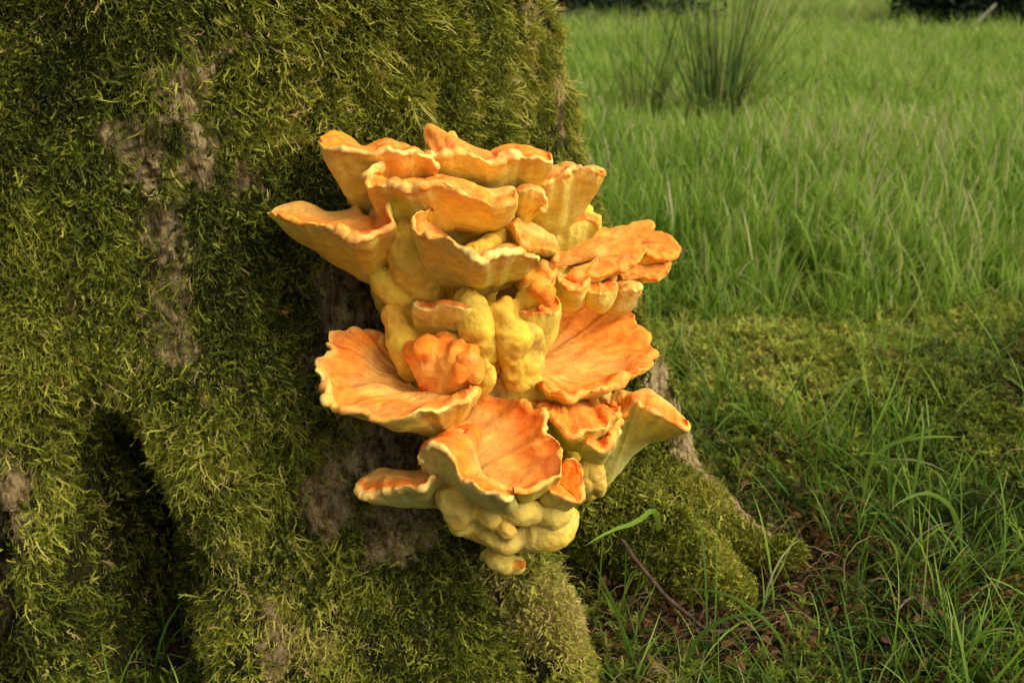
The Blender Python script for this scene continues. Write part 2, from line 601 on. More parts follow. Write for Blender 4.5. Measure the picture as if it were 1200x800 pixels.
# ------------------------------------------------------------------ ground
def ground_z(x, y):
    x = np.asarray(x, float)
    y = np.asarray(y, float)
    P = np.stack([x, y, 0 * x], -1)
    z = .035 * fbm(P, 1.3, 3, 60) * sstep(.6, 2.5, np.hypot(x - TCX, y - TCY)) + .012 * vnoise(P, 7, 61)
    near = sstep(3.2, 2.0, y) * sstep(.4, .9, y)
    z = z + near * (.016 * vnoise(P, 13, 62) + .008 * vnoise(P, 27, 63))
    z = z + .055 * gauss((x - .52) / .30) * gauss((y - 1.93) / .20)
    z = z + .05 * gauss((x - .95) / .35) * gauss((y - 1.75) / .22)
    z = z + .02 * gauss((x - .42) / .12) * gauss((y - 1.25) / .12)
    return z - .01


def axis(lo, hi, c, near, step, grow):
    out = [c]
    s = step
    while out[-1] < hi:
        if abs(out[-1] - c) > near:
            s *= grow
        out.append(out[-1] + s)
    back = [c]
    s = step
    while back[-1] > lo:
        if abs(back[-1] - c) > near:
            s *= grow
        back.append(back[-1] - s)
    return np.array(back[::-1][:-1] + out)


gx = axis(-400, 400, .5, 1.4, .016, 1.10)
gy = axis(-60, 600, 1.5, 1.2, .016, 1.10)
GX, GY = np.meshgrid(gx, gy, indexing='ij')
GZ = ground_z(GX, GY)
gv = np.stack([GX, GY, GZ], -1).reshape(-1, 3)
green = sstep(1.9, 2.6, GY + .5 * np.maximum(GX - .5, 0) * 0).ravel() * .8
ground = link('ground', mesh_np('ground', gv, grid_faces(len(gx), len(gy)), M['soil'], True, {'green': ('FLOAT', green)}), kind='structure')

# ------------------------------------------------------------------ tree: trunk with bark
ph_front = np.radians(np.linspace(-72, 106, 640))
ph_back = np.radians(np.linspace(106, 288, 100))[1:-1]
PHI = np.concatenate([ph_front, ph_back])
ZED = np.concatenate([np.linspace(-.14, .95, 400), np.linspace(.95, 6.6, 70)[1:]])
A, B = np.meshgrid(PHI, ZED, indexing='ij')
tp = trunk_pt(A, B)
tv = tp.reshape(-1, 3)
bm, pale = bare_mask(tv)
tree = empty('tree', (TCX, TCY, 0), label='broad old tree trunk clothed in green moss, carrying the orange fungus', category='tree')
trunk = link('trunk', mesh_np('trunk', tv, grid_faces(len(PHI), len(ZED), True), M['bark'], True,
                              {'pale': ('FLOAT', pale * bm * np.clip(.55 + 1.2 * sstep(-.25, .35, fbm(tv * np.array([1, 1, .45]), 30, 3, 58)), 0, 1)), 'mossy': ('FLOAT', 1 - bm)}))
adopt(trunk, tree)


for rk in ROOTS:
    U, AN = np.meshgrid(np.linspace(0, 1, 150), np.linspace(0, 2 * math.pi, 96, endpoint=False), indexing='ij')
    rp, rd = root_surface(rk, U, AN)
    rv = rp.reshape(-1, 3)
    rbm, rpa = bare_mask(rv)
    if rk != 'right':
        rbm = rbm * .3
    rv = rv + rd.reshape(-1, 3) * (rbm * (.004 * vnoise(rv * np.array([1, 1, .5]), 70, 151) + .003 * vnoise(rv, 150, 152) - .004))[:, None]
    ff = grid_faces(150, 96)
    I = np.arange(149)
    ff = np.concatenate([ff, np.stack([I * 96 + 95, (I + 1) * 96 + 95, (I + 1) * 96, I * 96], -1)])
    rt = link('root', mesh_np('root', rv, ff[:, ::-1], M['bark'], True, {'pale': ('FLOAT', rpa * rbm), 'mossy': ('FLOAT', 1 - rbm)}))
    adopt(rt, tree)


# ------------------------------------------------------------------ scatter with geometry nodes (only for uncountable stuff)
def scatter(name, pts, eul, scl, tint, meshes, **props):
    src = bpy.data.collections.new(name + '_pieces')
    for i, me in enumerate(meshes):
        src.objects.link(bpy.data.objects.new('%s_piece_%02d' % (name, i), me))
    n = len(pts)
    me = bpy.data.meshes.new(name)
    me.vertices.add(n)
    me.vertices.foreach_set('co', np.asarray(pts, np.float32).ravel())
    a = me.attributes.new('rot', 'FLOAT_VECTOR', 'POINT')
    a.data.foreach_set('vector', np.asarray(eul, np.float32).ravel())
    a = me.attributes.new('scl', 'FLOAT', 'POINT')
    a.data.foreach_set('value', np.asarray(scl, np.float32))
    a = me.attributes.new('tint', 'FLOAT', 'POINT')
    a.data.foreach_set('value', np.asarray(tint, np.float32))
    a = me.attributes.new('pick', 'INT', 'POINT')
    a.data.foreach_set('value', rng.integers(0, len(meshes), n).astype(np.int32))
    ng = bpy.data.node_groups.new(name + '_scatter', 'GeometryNodeTree')
    ng.interface.new_socket('Geometry', in_out='INPUT', socket_type='NodeSocketGeometry')
    ng.interface.new_socket('Geometry', in_out='OUTPUT', socket_type='NodeSocketGeometry')
    gi = ng.nodes.new('NodeGroupInput')
    go = ng.nodes.new('NodeGroupOutput')
    ci = ng.nodes.new('GeometryNodeCollectionInfo')
    ci.inputs['Collection'].default_value = src
    ci.inputs['Separate Children'].default_value = True
    ci.inputs['Reset Children'].default_value = True
    ip = ng.nodes.new('GeometryNodeInstanceOnPoints')
    ip.inputs['Pick Instance'].default_value = True

    def named(nm, dt):
        x = ng.nodes.new('GeometryNodeInputNamedAttribute')
        x.data_type = dt
        x.inputs['Name'].default_value = nm
        return x.outputs['Attribute']
    e2r = ng.nodes.new('FunctionNodeEulerToRotation')
    ng.links.new(named('rot', 'FLOAT_VECTOR'), e2r.inputs[0])
    ng.links.new(gi.outputs[0], ip.inputs['Points'])
    ng.links.new(ci.outputs[0], ip.inputs['Instance'])
    ng.links.new(named('pick', 'INT'), ip.inputs['Instance Index'])
    ng.links.new(e2r.outputs[0], ip.inputs['Rotation'])
    ng.links.new(named('scl', 'FLOAT'), ip.inputs['Scale'])
    ng.links.new(ip.outputs[0], go.inputs[0])
    o = link(name, me, **props)
    md = o.modifiers.new('scatter', 'NODES')
    md.node_group = ng
    return o


def norm(a):
    return a / np.maximum(np.linalg.norm(a, axis=-1, keepdims=True), 1e-9)


def frames_to_euler(X, Y, Z):
    return np.stack([np.arctan2(Y[..., 2], Z[..., 2]), -np.arcsin(np.clip(X[..., 2], -1, 1)), np.arctan2(X[..., 1], X[..., 0])], -1)


class Ribbons:
    def __init__(self):
        self.v, self.f, self.t, self.n = [], [], [], 0

    def strip(self, P, W, tv):
        """P (k,3) spine; W (k,3) half-width vectors, the last may be ~0"""
        k = len(P)
        V = np.empty((2 * k, 3))
        V[0::2] = P - W
        V[1::2] = P + W
        i = np.arange(k - 1) * 2 + self.n
        self.f.append(np.stack([i, i + 1, i + 3, i + 2], -1))
        self.v.append(V)
        self.t.append(np.repeat(np.broadcast_to(tv, (k,)), 2))
        self.n += 2 * k

    def mesh(self, name, mat, attr='v'):
        return mesh_np(name, np.concatenate(self.v), np.concatenate(self.f), mat, True, {attr: ('FLOAT', np.concatenate(self.t))})


def moss_tuft(seed, nstr, lmin, lmax, hang, lift, spread, wid, mat, side=5):
    r = np.random.default_rng(seed)
    rb = Ribbons()
    for s in range(nstr):
        L = r.uniform(lmin, lmax)
        k = 6
        d = norm(np.array([r.normal(0, .55), -hang + r.normal(0, .5), lift + r.uniform(-.2, .4)]))
        p = np.array([r.normal(0, spread), r.normal(0, spread), -.002])
        curl = r.normal(0, .60, 3)
        P = [p]
        D = []
        for i in range(k - 1):
            D.append(d)
            p = p + d * L / (k - 1)
            P.append(p)
            d = norm(d + np.array([0, -.34 * hang, -.16 * (hang + .3)]) + curl * .5 + r.normal(0, .13, 3))
        D.append(d)
        P = np.array(P)
        D = np.array(D)
        ref = norm(r.normal(0, 1, 3) + np.array([1.0, 0, 0.3]))
        W = norm(np.cross(D, ref)) 
        prof = np.array([.6, 1, 1, .9, .65, .1])[:, None] * wid * r.uniform(.7, 1.25)
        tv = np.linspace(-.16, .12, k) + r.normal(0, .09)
        rb.strip(P, W * prof, tv)
        for q in range(side):
            u = (q + .7) / (side + .5) * (k - 1.2)
            i = int(u)
            b = P[i] + (P[i + 1] - P[i]) * (u - i)
            sd = 1 if q % 2 else -1
            bd = norm(W[i] * sd + D[i] * .8 + r.normal(0, .25, 3))
            l2 = min(L * r.uniform(.10, .24), .008)
            w2 = norm(np.cross(bd, np.cross(W[i], D[i]) + r.normal(0, .3, 3))) * wid * .55
            rb.strip(np.array([b, b + bd * l2 * .55, b + bd * l2 + D[i] * l2 * .1]), np.array([w2, w2 * .9, w2 * .1]), np.array([tv[i], tv[i] + .05, tv[i] + .10]))
    return rb.mesh('moss_tuft', mat)


def blade_clump(seed, nb, lmin, lmax, wid, spread, lean, mat, dry=0.05):
    r = np.random.default_rng(seed)
    rb = Ribbons()
    for s in range(nb):
        L = r.uniform(lmin, lmax) * (1 if r.random() > .2 else .6)
        k = 7
        az = r.uniform(0, 2 * math.pi)
        h = np.array([math.cos(az), math.sin(az), 0])
        up = np.array([0, 0, 1.0])
        th = abs(r.normal(0, lean))
        bend = r.uniform(.02, .22) * (1 if r.random() > .3 else 2.2)
        p = np.array([r.normal(0, spread), r.normal(0, spread), -.01])
        P, D = [p], []
        for i in range(k - 1):
            d = h * math.sin(th) + up * math.cos(th)
            D.append(d)
            p = p + d * L / (k - 1)
            P.append(p)
            th += bend * (0.4 + i * .25)
        D.append(d)
        P, D = np.array(P), np.array(D)
        side = norm(np.cross(h, up) + h * r.normal(0, .5))
        tw = r.normal(0, .5)
        W = np.array([norm(side + np.cross(D[i], side) * tw * i / k) for i in range(k)])
        prof = np.array([.55, .85, 1, 1, .85, .55, .06])[:, None] * wid * r.uniform(.55, 1.3)
        tv = np.linspace(-.20, .10, k) + r.normal(0, .11)
        if r.random() < dry:
            tv = np.linspace(.25, .5, k)
        rb.strip(P, W * prof, tv)
    return rb.mesh('grass_clump', mat)


# ------------------------------------------------------------------ moss on the trunk
def trunk_scatter(n, p0, p1, z0, z1):
    phi = np.radians(rng.uniform(p0, p1, n))
    z = rng.uniform(z0, z1, n)
    P = trunk_pt(phi, z)
    e = .006
    Pa, Pb = trunk_pt(phi + e, z), trunk_pt(phi, z + e)
    nrm = norm(np.cross(Pa - P, Pb - P))
    return phi, z, P, nrm


def moss_frames(nrm, spin):
    up = np.zeros_like(nrm)
    up[:, 2] = 1
    Y = norm(up - nrm * np.sum(up * nrm, -1, keepdims=True))
    X = np.cross(Y, nrm)
    c, s = np.cos(spin)[:, None], np.sin(spin)[:, None]
    return X * c + Y * s, -X * s + Y * c, nrm


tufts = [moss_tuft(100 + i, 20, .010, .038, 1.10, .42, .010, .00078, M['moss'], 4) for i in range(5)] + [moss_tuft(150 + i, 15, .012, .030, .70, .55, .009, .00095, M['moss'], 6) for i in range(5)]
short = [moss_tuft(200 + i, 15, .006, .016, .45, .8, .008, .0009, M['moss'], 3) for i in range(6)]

phi, z, P, nrm = trunk_scatter(40000, -72, 106, -.02, 1.25)
b, _ = bare_mask(P)
cl = fbm(P, 14, 3, 77)                       # cushions and thin places
pdeg = np.degrees(phi)
wob = 2.0 * np.sin(z * 9 + 1)
crev = gauss((pdeg - 40.5) / 2.3) * sstep(.32, .2, z) + gauss((pdeg - 10.0 - wob * .6) / 3.2) * sstep(.42, .20, z) + gauss((pdeg + 1.5 - wob) / 2.4) * sstep(.6, .4, z)
keep = rng.random(len(P)) < np.clip((1 - .88 * b) * (.74 + 1.5 * cl), 0.0, 1) * (1 - .9 * np.clip(crev, 0, 1))
is_short = (pdeg > 47 + 10 * cl) & (z < .30) | ((pdeg > 40) & (pdeg < 47) & (z < .2))
tint = .42 + .46 * fbm(P, 5, 3, 80) + .20 * vnoise(P, 45, 81) + rng.normal(0, .10, len(P)) + .10 * gauss((pdeg - 25) / 12) * sstep(.5, .2, z) - .07 * sstep(10, -10, pdeg) + .34 * gauss((pdeg - 44) / 3) * sstep(.3, .15, z)  # tone noise and tan root, plus painted light: lit lower middle brighter, left darker
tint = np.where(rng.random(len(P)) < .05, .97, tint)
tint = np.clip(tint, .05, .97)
spin = rng.normal(0, .32, len(P)) + .5 * vnoise(P, 12, 83)
X, Y, Z = moss_frames(nrm, spin)
eul = frames_to_euler(X, Y, Z)
scl = (.75 + .55 * sstep(-.4, .5, cl)) * rng.uniform(.7, 1.2, len(P))
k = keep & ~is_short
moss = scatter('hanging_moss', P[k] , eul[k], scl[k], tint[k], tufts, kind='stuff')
adopt(moss, tree)
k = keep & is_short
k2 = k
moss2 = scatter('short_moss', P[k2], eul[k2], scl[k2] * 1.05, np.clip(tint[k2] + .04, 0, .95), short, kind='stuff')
adopt(moss2, tree)
phi, z, P, nrm = trunk_scatter(20000, -60, 60, 0.0, 1.0)
b, _ = bare_mask(P)
cl = fbm(P, 14, 3, 77)
k = rng.random(len(P)) < np.clip(1 - 1.1 * b, 0, 1) * np.clip(.95 - 1.2 * cl, .2, 1)
X, Y, Z = moss_frames(nrm[k], rng.normal(0, .9, k.sum()))
mat_moss = scatter('mat_moss', P[k], frames_to_euler(X, Y, Z), rng.uniform(.8, 1.5, k.sum()), np.clip(.25 + .40 * fbm(P[k], 9, 3, 86) + rng.normal(0, .12, k.sum()), .05, .9), short, kind='stuff')
adopt(mat_moss, tree)
phi, z, P, nrm = trunk_scatter(17000, 38, 106, -.03, .42)
b, _ = bare_mask(P)
pdeg = np.degrees(phi)
cl = fbm(P, 14, 3, 79)
k = rng.random(len(P)) < (1 - b) * (.85 + .7 * cl) * sstep(.46, .22, z + .10 * cl) * sstep(38, 46, pdeg + 6 * cl) * (1 - .9 * gauss((pdeg - 40.5) / 2.0))
X, Y, Z = moss_frames(nrm[k], rng.normal(0, .8, k.sum()))
velvet = scatter('velvet_moss', P[k], frames_to_euler(X, Y, Z), rng.uniform(.8, 1.5, k.sum()), np.clip(.50 + .32 * fbm(P[k], 7, 3, 85) + rng.normal(0, .10, k.sum()), .08, .92), short, kind='stuff')
adopt(velvet, tree)
rp_, re_, rt_ = [], [], []
for rk, cnt, t0 in (('right', 7500, .50), ('lobe', 4200, .56), ('middle', 3600, .62)):
    u, a = rng.uniform(0.02, .99, cnt), rng.uniform(-.6, math.pi + .6, cnt)
    P, d = root_surface(rk, u, a)
    Pu, _ = root_surface(rk, u + .004, a)
    Pa, _ = root_surface(rk, u, a + .05)
    nrm = norm(np.cross(Pu - P, Pa - P))
    nrm = nrm * np.sign(np.sum(nrm * d, -1, keepdims=True))
    b, _ = bare_mask(P)
    if rk != 'right':
        b = b * .3
    cl = fbm(P, 16, 3, 144)
    k = rng.random(cnt) < (1 - b) * np.clip(.85 + 1.5 * cl, 0, 1)
    P, nrm = P[k], nrm[k]
    X, Y, Z = moss_frames(nrm, rng.normal(0, .7, len(P)))
    rp_.append(P)
    re_.append(frames_to_euler(X, Y, Z))
    rt_.append(np.clip(t0 - .06 + .60 * fbm(P, 9, 3, 145) + rng.normal(0, .13, len(P)), .08, .98))
rp_, re_, rt_ = np.concatenate(rp_), np.concatenate(re_), np.concatenate(rt_)
rootmoss = scatter('root_moss', rp_, re_, rng.uniform(.8, 1.45, len(rp_)), rt_, short, kind='stuff')
adopt(rootmoss, tree)
phi, z, P, nrm = trunk_scatter(9000, 106, 288, 0, 1.6)
X, Y, Z = moss_frames(nrm, rng.normal(0, .5, len(P)))
phi2, z2, P2, nrm2 = trunk_scatter(9000, -72, 106, 1.25, 3.0)
X2, Y2, Z2 = moss_frames(nrm2, rng.normal(0, .5, len(P2)))
moss3 = scatter('upper_moss', np.concatenate([P, P2]), np.concatenate([frames_to_euler(X, Y, Z), frames_to_euler(X2, Y2, Z2)]),
                rng.uniform(.9, 1.6, 18000), np.clip(rng.normal(.42, .12, 18000), .1, .8), tufts, kind='stuff')
adopt(moss3, tree)

# ------------------------------------------------------------------ the fungus
ORANGE = np.array([.87, .250, .018])
DEEP = np.array([.84, .160, .010])
LIGHT = np.array([.87, .430, .085])
YELLOW = np.array([.72, .490, .055])
GOLD = np.array([.73, .430, .035])
SULPHUR = np.array([.60, .435, .090])
PALE = np.array([.88, .610, .160])
CREAM = np.array([.76, .620, .105])
HONEY = np.array([.76, .540, .060])
LEMON = np.array([.62, .540, .140])
BUFF = np.array([.66, .42, .12])


def resample(pts, n, closed=False):
    """Catmull-Rom through the points, even arc length"""
    p = np.asarray(pts, float)
    if len(p) == 1:
        return np.repeat(p, n, 0)
    q = np.concatenate([2 * p[:1] - p[1:2], p, 2 * p[-1:] - p[-2:-1]])
    out = []
    for i in range(len(p) - 1):
        a, b, c, d = q[i], q[i + 1], q[i + 2], q[i + 3]
        t = np.linspace(0, 1, 24, endpoint=False)[:, None]
        out.append(.5 * ((2 * b) + (c - a) * t + (2 * a - 5 * b + 4 * c - d) * t ** 2 + (3 * b - a - 3 * c + d) * t ** 3))
    out.append(p[-1:])
    o = np.concatenate(out)
    s = np.concatenate([[0], np.cumsum(np.linalg.norm(np.diff(o, axis=0), axis=1))])
    u = np.linspace(0, s[-1], n)
    return np.stack([np.interp(u, s, o[:, k]) for k in range(o.shape[1])], -1)


def pts3(lst, dd=0.0):
    a = np.asarray(lst, float)
    return place(a[:, 0], a[:, 1], a[:, 2] + dd)


def blend(a, b, t):
    t = np.asarray(t)[..., None]
    return a * (1 - t) + b * t


def grid_normals(G):
    du = np.gradient(G, axis=0)
    dv = np.gradient(G, axis=1)
    return norm(np.cross(du, dv))


FUNGUS_AT = np.array([0.0, 1.18, 0.06])
fungus = empty('bracket_fungus', FUNGUS_AT, label='large tiered cluster of orange and yellow bracket fungus growing on the mossy trunk', category='fungus')
_seed = [500]
_rs = random.Random(5)


def shelf(rim, under, upper, th=.010, belly=.012, dish=.0, wave=.004, orange=1.0, under_col=CREAM, margin=1.0, inner=LIGHT, name='shelf', wrinkle=1.0, n=130, endr=.07, pits=0.0, scal=1.0):
    _seed[0] += 31
    sd = _seed[0]
    R3 = resample(pts3(rim), n)
    U3 = resample(pts3(under), n)
    T3 = resample(pts3(upper), n)
    u = np.linspace(0, 1, n)
    ee = np.minimum(u, 1 - u) / endr
    e = np.sqrt(np.clip(1 - (1 - np.clip(ee, 0, 1)) ** 2, 0.0, 1))
    e = .04 + .96 * e
    T3 = R3 + (T3 - R3) * e[:, None]
    U3 = R3 + (U3 - R3) * e[:, None]
    base = (U3 + T3) / 2
    o = norm(R3 - base)
    tg = norm(np.gradient(R3, axis=0))
    nn = norm(np.cross(o, tg))
    sgn = np.sign(np.sum(nn * (T3 - U3)))
    nn = nn * sgn
    for _ in range(6):
        nn[1:-1] = norm(nn[:-2] + 2 * nn[1:-1] + nn[2:])
        o[1:-1] = norm(o[:-2] + 2 * o[1:-1] + o[2:])
    # the margin waves and scallops
    wave = wave * 1.3
    w1 = vnoise(R3, 34, sd)
    w2 = vnoise(R3, 85, sd + 1)
    R3 = R3 + nn * (w1 * wave * 1.2 + w2 * wave * .55)[:, None] * e[:, None] + o * (vnoise(R3, 45, sd + 2) * wave * 1.0 + vnoise(R3, 110, sd + 3) * wave * .55 * scal)[:, None]
    thk = th * .72 * (.78 + .38 * vnoise(R3, 40, sd + 4) + .22 * vnoise(R3, 120, sd + 14)) * (.45 + .55 * e)
    nt_, nr_, nb_ = 30, 9, 26
    vt = np.linspace(0, 1, nt_)
    top_end = R3 + nn * (thk / 2)[:, None]
    bot_end = R3 - nn * (thk / 2)[:, None]
    ctl = (T3 * .45 + top_end * .55) + nn * dish * e[:, None]
    G = []
    lab, vv = [], []
    for v in vt:
        G.append((1 - v) ** 2 * T3 + 2 * v * (1 - v) * ctl + v * v * top_end)
        lab.append(0)
        vv.append(v)
    for a in np.linspace(0, math.pi, nr_)[1:-1]:
        G.append(R3 + nn * (np.cos(a) * thk / 2)[:, None] + o * (np.sin(a) * thk * .55)[:, None])
        lab.append(1)
        vv.append(a / math.pi)
    ctl2 = (U3 * .5 + bot_end * .5) - nn * belly * e[:, None]
    for v in np.linspace(0, 1, nb_):
        G.append((1 - v) ** 2 * bot_end + 2 * v * (1 - v) * ctl2 + v * v * U3)
        lab.append(2)
        vv.append(v)
    G = np.stack(G, 1)                 # (n, m, 3)
    lab = np.array(lab)
    vv = np.array(vv)
    nor = grid_normals(G)
    # orient outwards: the top side follows nn
    if np.sum(nor[:, nt_ // 2] * nn) < 0:
        nor = -nor
        flip = True
    else:
        flip = False
    # radial wrinkles on the upper face, soft bumps everywhere
    rad = np.stack([np.broadcast_to(u[:, None] * np.linalg.norm(np.diff(R3, axis=0), axis=1).sum(), G.shape[:2]), np.broadcast_to(vv[None] * .03, G.shape[:2]), 0 * G[..., 0] + sd], -1)
    amp_t = .0026 * wrinkle * (vnoise(rad, 40, sd + 5) + .3 * vnoise(rad, 110, sd + 6)) * np.where(lab == 0, np.sin(np.pi * np.clip(vv, 0, 1)) ** .6, 0)[None]
    edge = np.where(lab == 1, 1.0, np.where(lab == 0, sstep(.80, .97, vv), sstep(.2, .02, vv)))[None]
    edge = edge * np.clip(.70 + 1.4 * vnoise(R3, 16, sd + 20), .15, 1.5)[:, None]
    lump = .0046 * vnoise(G, 36, sd + 7) + (.0009 + .0026 * edge) * vnoise(G, 100, sd + 8) + (.0004 + .0016 * edge) * vnoise(G, 210, sd + 9)
    if pits:
        lump = lump - pits * np.maximum(0, vnoise(G, 42, sd + 12) - .1) * (lab == 0)[None]
    fade = np.where(lab == 0, np.clip(vv * 3, .2, 1), np.where(lab == 2, .55, .9))[None]
    G = G + nor * (amp_t + lump * fade)[..., None]
    # flesh colours
    n1 = fbm(G, 30, 3, sd + 10)
    n2 = fbm(G, 12, 2, sd + 11)
    V = np.broadcast_to(vv[None], G.shape[:2])
    L = np.broadcast_to(lab[None], G.shape[:2])
    topc = blend(inner, ORANGE, np.clip(sstep(.25, .80, V + n2 * .5) * orange, 0, 1))
    topc = blend(topc, DEEP, np.clip(sstep(.55, .92, V + n1 * .4) * sstep(1.04, .95, V) * .65 * orange + .22 * sstep(.2, .5, n1), 0, 1))
    streak = sstep(.25, .7, vnoise(rad, 95, sd + 13)) * sstep(.2, .5, V)
    topc = blend(topc, LIGHT, streak * .25)
    tone = _rs.uniform(-.5, .5)
    topc = blend(topc, LIGHT if tone > 0 else DEEP, np.full(topc.shape[:2], abs(tone) * (.35 if tone > 0 else .35)))
    topc = blend(topc, np.array([.60, .27, .075]), sstep(.33, .50, vnoise(G, 26, sd + 21)) * .25)
    margin = margin * np.clip(.80 + 1.2 * vnoise(R3, 20, sd + 22), .25, 1)[:, None]
    rimc = blend(blend(np.broadcast_to(PALE, G.shape), ORANGE, sstep(.42, .05, V + n1 * .5) * .7), under_col, np.clip(sstep(.62, 1.0, V), 0, 1))
    rimc = blend(rimc, ORANGE, np.clip((1 - margin) * .8 + .6 * sstep(.0, .45, n1) + .3 * sstep(.1, .4, n2), 0, .9))
    topc = blend(topc, PALE, sstep(.955, 1.01, V + n1 * .06) * margin * .6)
    undc = blend(np.broadcast_to(under_col, G.shape), HONEY, np.clip(.25 + n2 * .9, 0, .8))
    undc = blend(undc, PALE, sstep(.13, .0, V) * .55 * margin)
    undc = blend(undc, ORANGE, sstep(.2, .6, n1) * .10 + sstep(.30, .05, V) * .10)
    C = np.where((L == 0)[..., None], topc, np.where((L == 1)[..., None], rimc, undc))
    C = np.concatenate([np.clip(C, 0, .95), np.ones(C.shape[:2] + (1,))], -1)
    Fc = grid_faces(G.shape[0], G.shape[1])
    if flip:
        Fc = Fc[:, ::-1]
    me = mesh_np(name, (G - FUNGUS_AT).reshape(-1, 3), Fc, M['fungus'], True, {'flesh': ('FLOAT_COLOR', C.reshape(-1, 4))})
    return link(name, me, fungus)


def knob(path, tip=0.0, body=YELLOW, lump=1.0, flat=1.0, n=44, into=None):
    """soft finger of flesh: path of (px, py, depth, radius in pixels), collected to be fused; tip colours its first end"""
    _seed[0] += 31
    sd = _seed[0]
    a = np.asarray(path, float)
    Q = resample(np.concatenate([place(a[:, 0], a[:, 1], a[:, 2]), (a[:, 3] * a[:, 2] / FPX)[:, None]], -1), n)
    C3, rad = Q[:, :3], Q[:, 3]
    L = np.concatenate([[0], np.cumsum(np.linalg.norm(np.diff(C3, axis=0), axis=1))])
    tot = L[-1]
    tg = norm(np.gradient(C3, axis=0))
    # hemispherical ends
    hemi = np.linspace(0, math.pi / 2, 7)[:-1]
    pre = C3[0] - tg[0] * (np.cos(hemi) * rad[0] * .75)[:, None]
    post = (C3[-1] + tg[-1] * (np.cos(hemi) * rad[-1] * .75)[:, None])[::-1]
    C = np.concatenate([pre, C3, post])
    rr = np.concatenate([np.maximum(np.sin(hemi), .03) * rad[0], rad, (np.maximum(np.sin(hemi), .03) * rad[-1])[::-1]])
    tg = np.concatenate([np.repeat(tg[:1], 6, 0), tg, np.repeat(tg[-1:], 6, 0)])
    s1 = norm(np.cross(tg, np.array([.35, 1.0, -.25])))
    s2 = norm(np.cross(tg, s1))
    m = 28
    an = np.linspace(0, 2 * math.pi, m, endpoint=False)
    G = C[:, None] + rr[:, None, None] * (np.cos(an)[None, :, None] * s1[:, None] + flat * np.sin(an)[None, :, None] * s2[:, None])
    nn_ = len(C)
    Fc = grid_faces(nn_, m)
    I = np.arange(nn_ - 1)
    Fc = np.concatenate([Fc, np.stack([I * m + m - 1, (I + 1) * m + m - 1, (I + 1) * m, I * m], -1)])
    into.append(dict(v=G.reshape(-1, 3), f=Fc, spine=C3, rad=rad, u=L / tot, tip=tip, body=np.asarray(body), lump=lump))


def fuse(name, parts, voxel=.0021, smooth=4):
    """grow the collected fingers together into one soft body"""
    V, F_, off = [], [], 0
    for p in parts:
        V.append(p['v'])
        F_.append(p['f'] + off)
        off += len(p['v'])
    tmp = link('tmp', mesh_np('tmp', np.concatenate(V), np.concatenate(F_)))
    md = tmp.modifiers.new('r', 'REMESH')
    md.mode = 'VOXEL'
    md.voxel_size = voxel
    md = tmp.modifiers.new('s', 'SMOOTH')
    md.factor = .5
    md.iterations = smooth
    ev = tmp.evaluated_get(bpy.context.evaluated_depsgraph_get())
    me = bpy.data.meshes.new_from_object(ev)
    bpy.data.objects.remove(tmp)
    me.name = name
    nv = len(me.vertices)
    co = np.empty(nv * 3, np.float32)
    me.vertices.foreach_get('co', co)
    co = co.reshape(-1, 3).astype(float)
    no = np.empty(nv * 3, np.float32)
    me.vertices.foreach_get('normal', no)
    no = no.reshape(-1, 3)
    _seed[0] += 31
    sd = _seed[0]
    n1 = fbm(co, 35, 3, sd + 3)
    acc = np.zeros((nv, 3))
    wt = np.zeros(nv)
    lm = np.zeros(nv)
    for p in parts:
        d = np.linalg.norm(co[:, None] - p['spine'][None, ::3], axis=-1) / p['rad'][None, ::3]
        i = np.argmin(d, 1)
        dm = d[np.arange(nv), i]
        u = p['u'][::3][i]
        w = np.exp(-9 * np.maximum(dm, .6))
        c = blend(np.broadcast_to(p['body'], (nv, 3)), GOLD, np.clip(.30 + n1 * .9, 0, .8))
        c = blend(c, ORANGE, np.clip(sstep(.62, .12, u + n1 * .30) * p['tip'], 0, 1))
        c = blend(c, DEEP, np.clip(sstep(.25, .0, u + n1 * .4) * p['tip'] * .5, 0, 1))
        acc += c * w[:, None]
        lm += p['lump'] * w
        wt += w
    c = acc / wt[:, None]
    lm = lm / wt
    c = blend(c, PALE, sstep(.3, .7, -n1) * .3)
    co = co + no * (lm * (.0050 * vnoise(co, 34, sd) + .0034 * vnoise(co, 72, sd + 1)) + .0011 * vnoise(co, 170, sd + 2))[:, None]
    me.vertices.foreach_set('co', (co - FUNGUS_AT).astype(np.float32).ravel())
    at = me.attributes.new('flesh', 'FLOAT_COLOR', 'POINT')
    at.data.foreach_set('color', np.concatenate([np.clip(c, 0, .95), np.ones((nv, 1))], -1).astype(np.float32).ravel())
    me.polygons.foreach_set('use_smooth', np.full(len(me.polygons), True))
    me.materials.clear()
    me.materials.append(M['fungus'])
    me.update()
    return link(name, me, fungus)


CORE, FING, BASE, SIDE = [], [], [], []

# --- the stem mass behind everything, rooted in the trunk
knob([(500, 190, 1.27, 45), (530, 250, 1.28, 70), (560, 320, 1.30, 72), (565, 400, 1.28, 66), (570, 470, 1.25, 60), (590, 540, 1.22, 50), (600, 620, 1.22, 34)], 0, YELLOW, 1.6, n=80, into=CORE)
knob([(640, 230, 1.42, 40), (660, 300, 1.42, 52), (665, 390, 1.42, 48), (670, 480, 1.38, 48), (670, 560, 1.34, 36)], 0, YELLOW, 1.6, n=70, into=CORE)
knob([(440, 230, 1.20, 30), (450, 290, 1.20, 34), (470, 340, 1.22, 32), (500, 400, 1.22, 36), (520, 460, 1.21, 30)], 0, GOLD, 1.4, n=60, into=CORE)

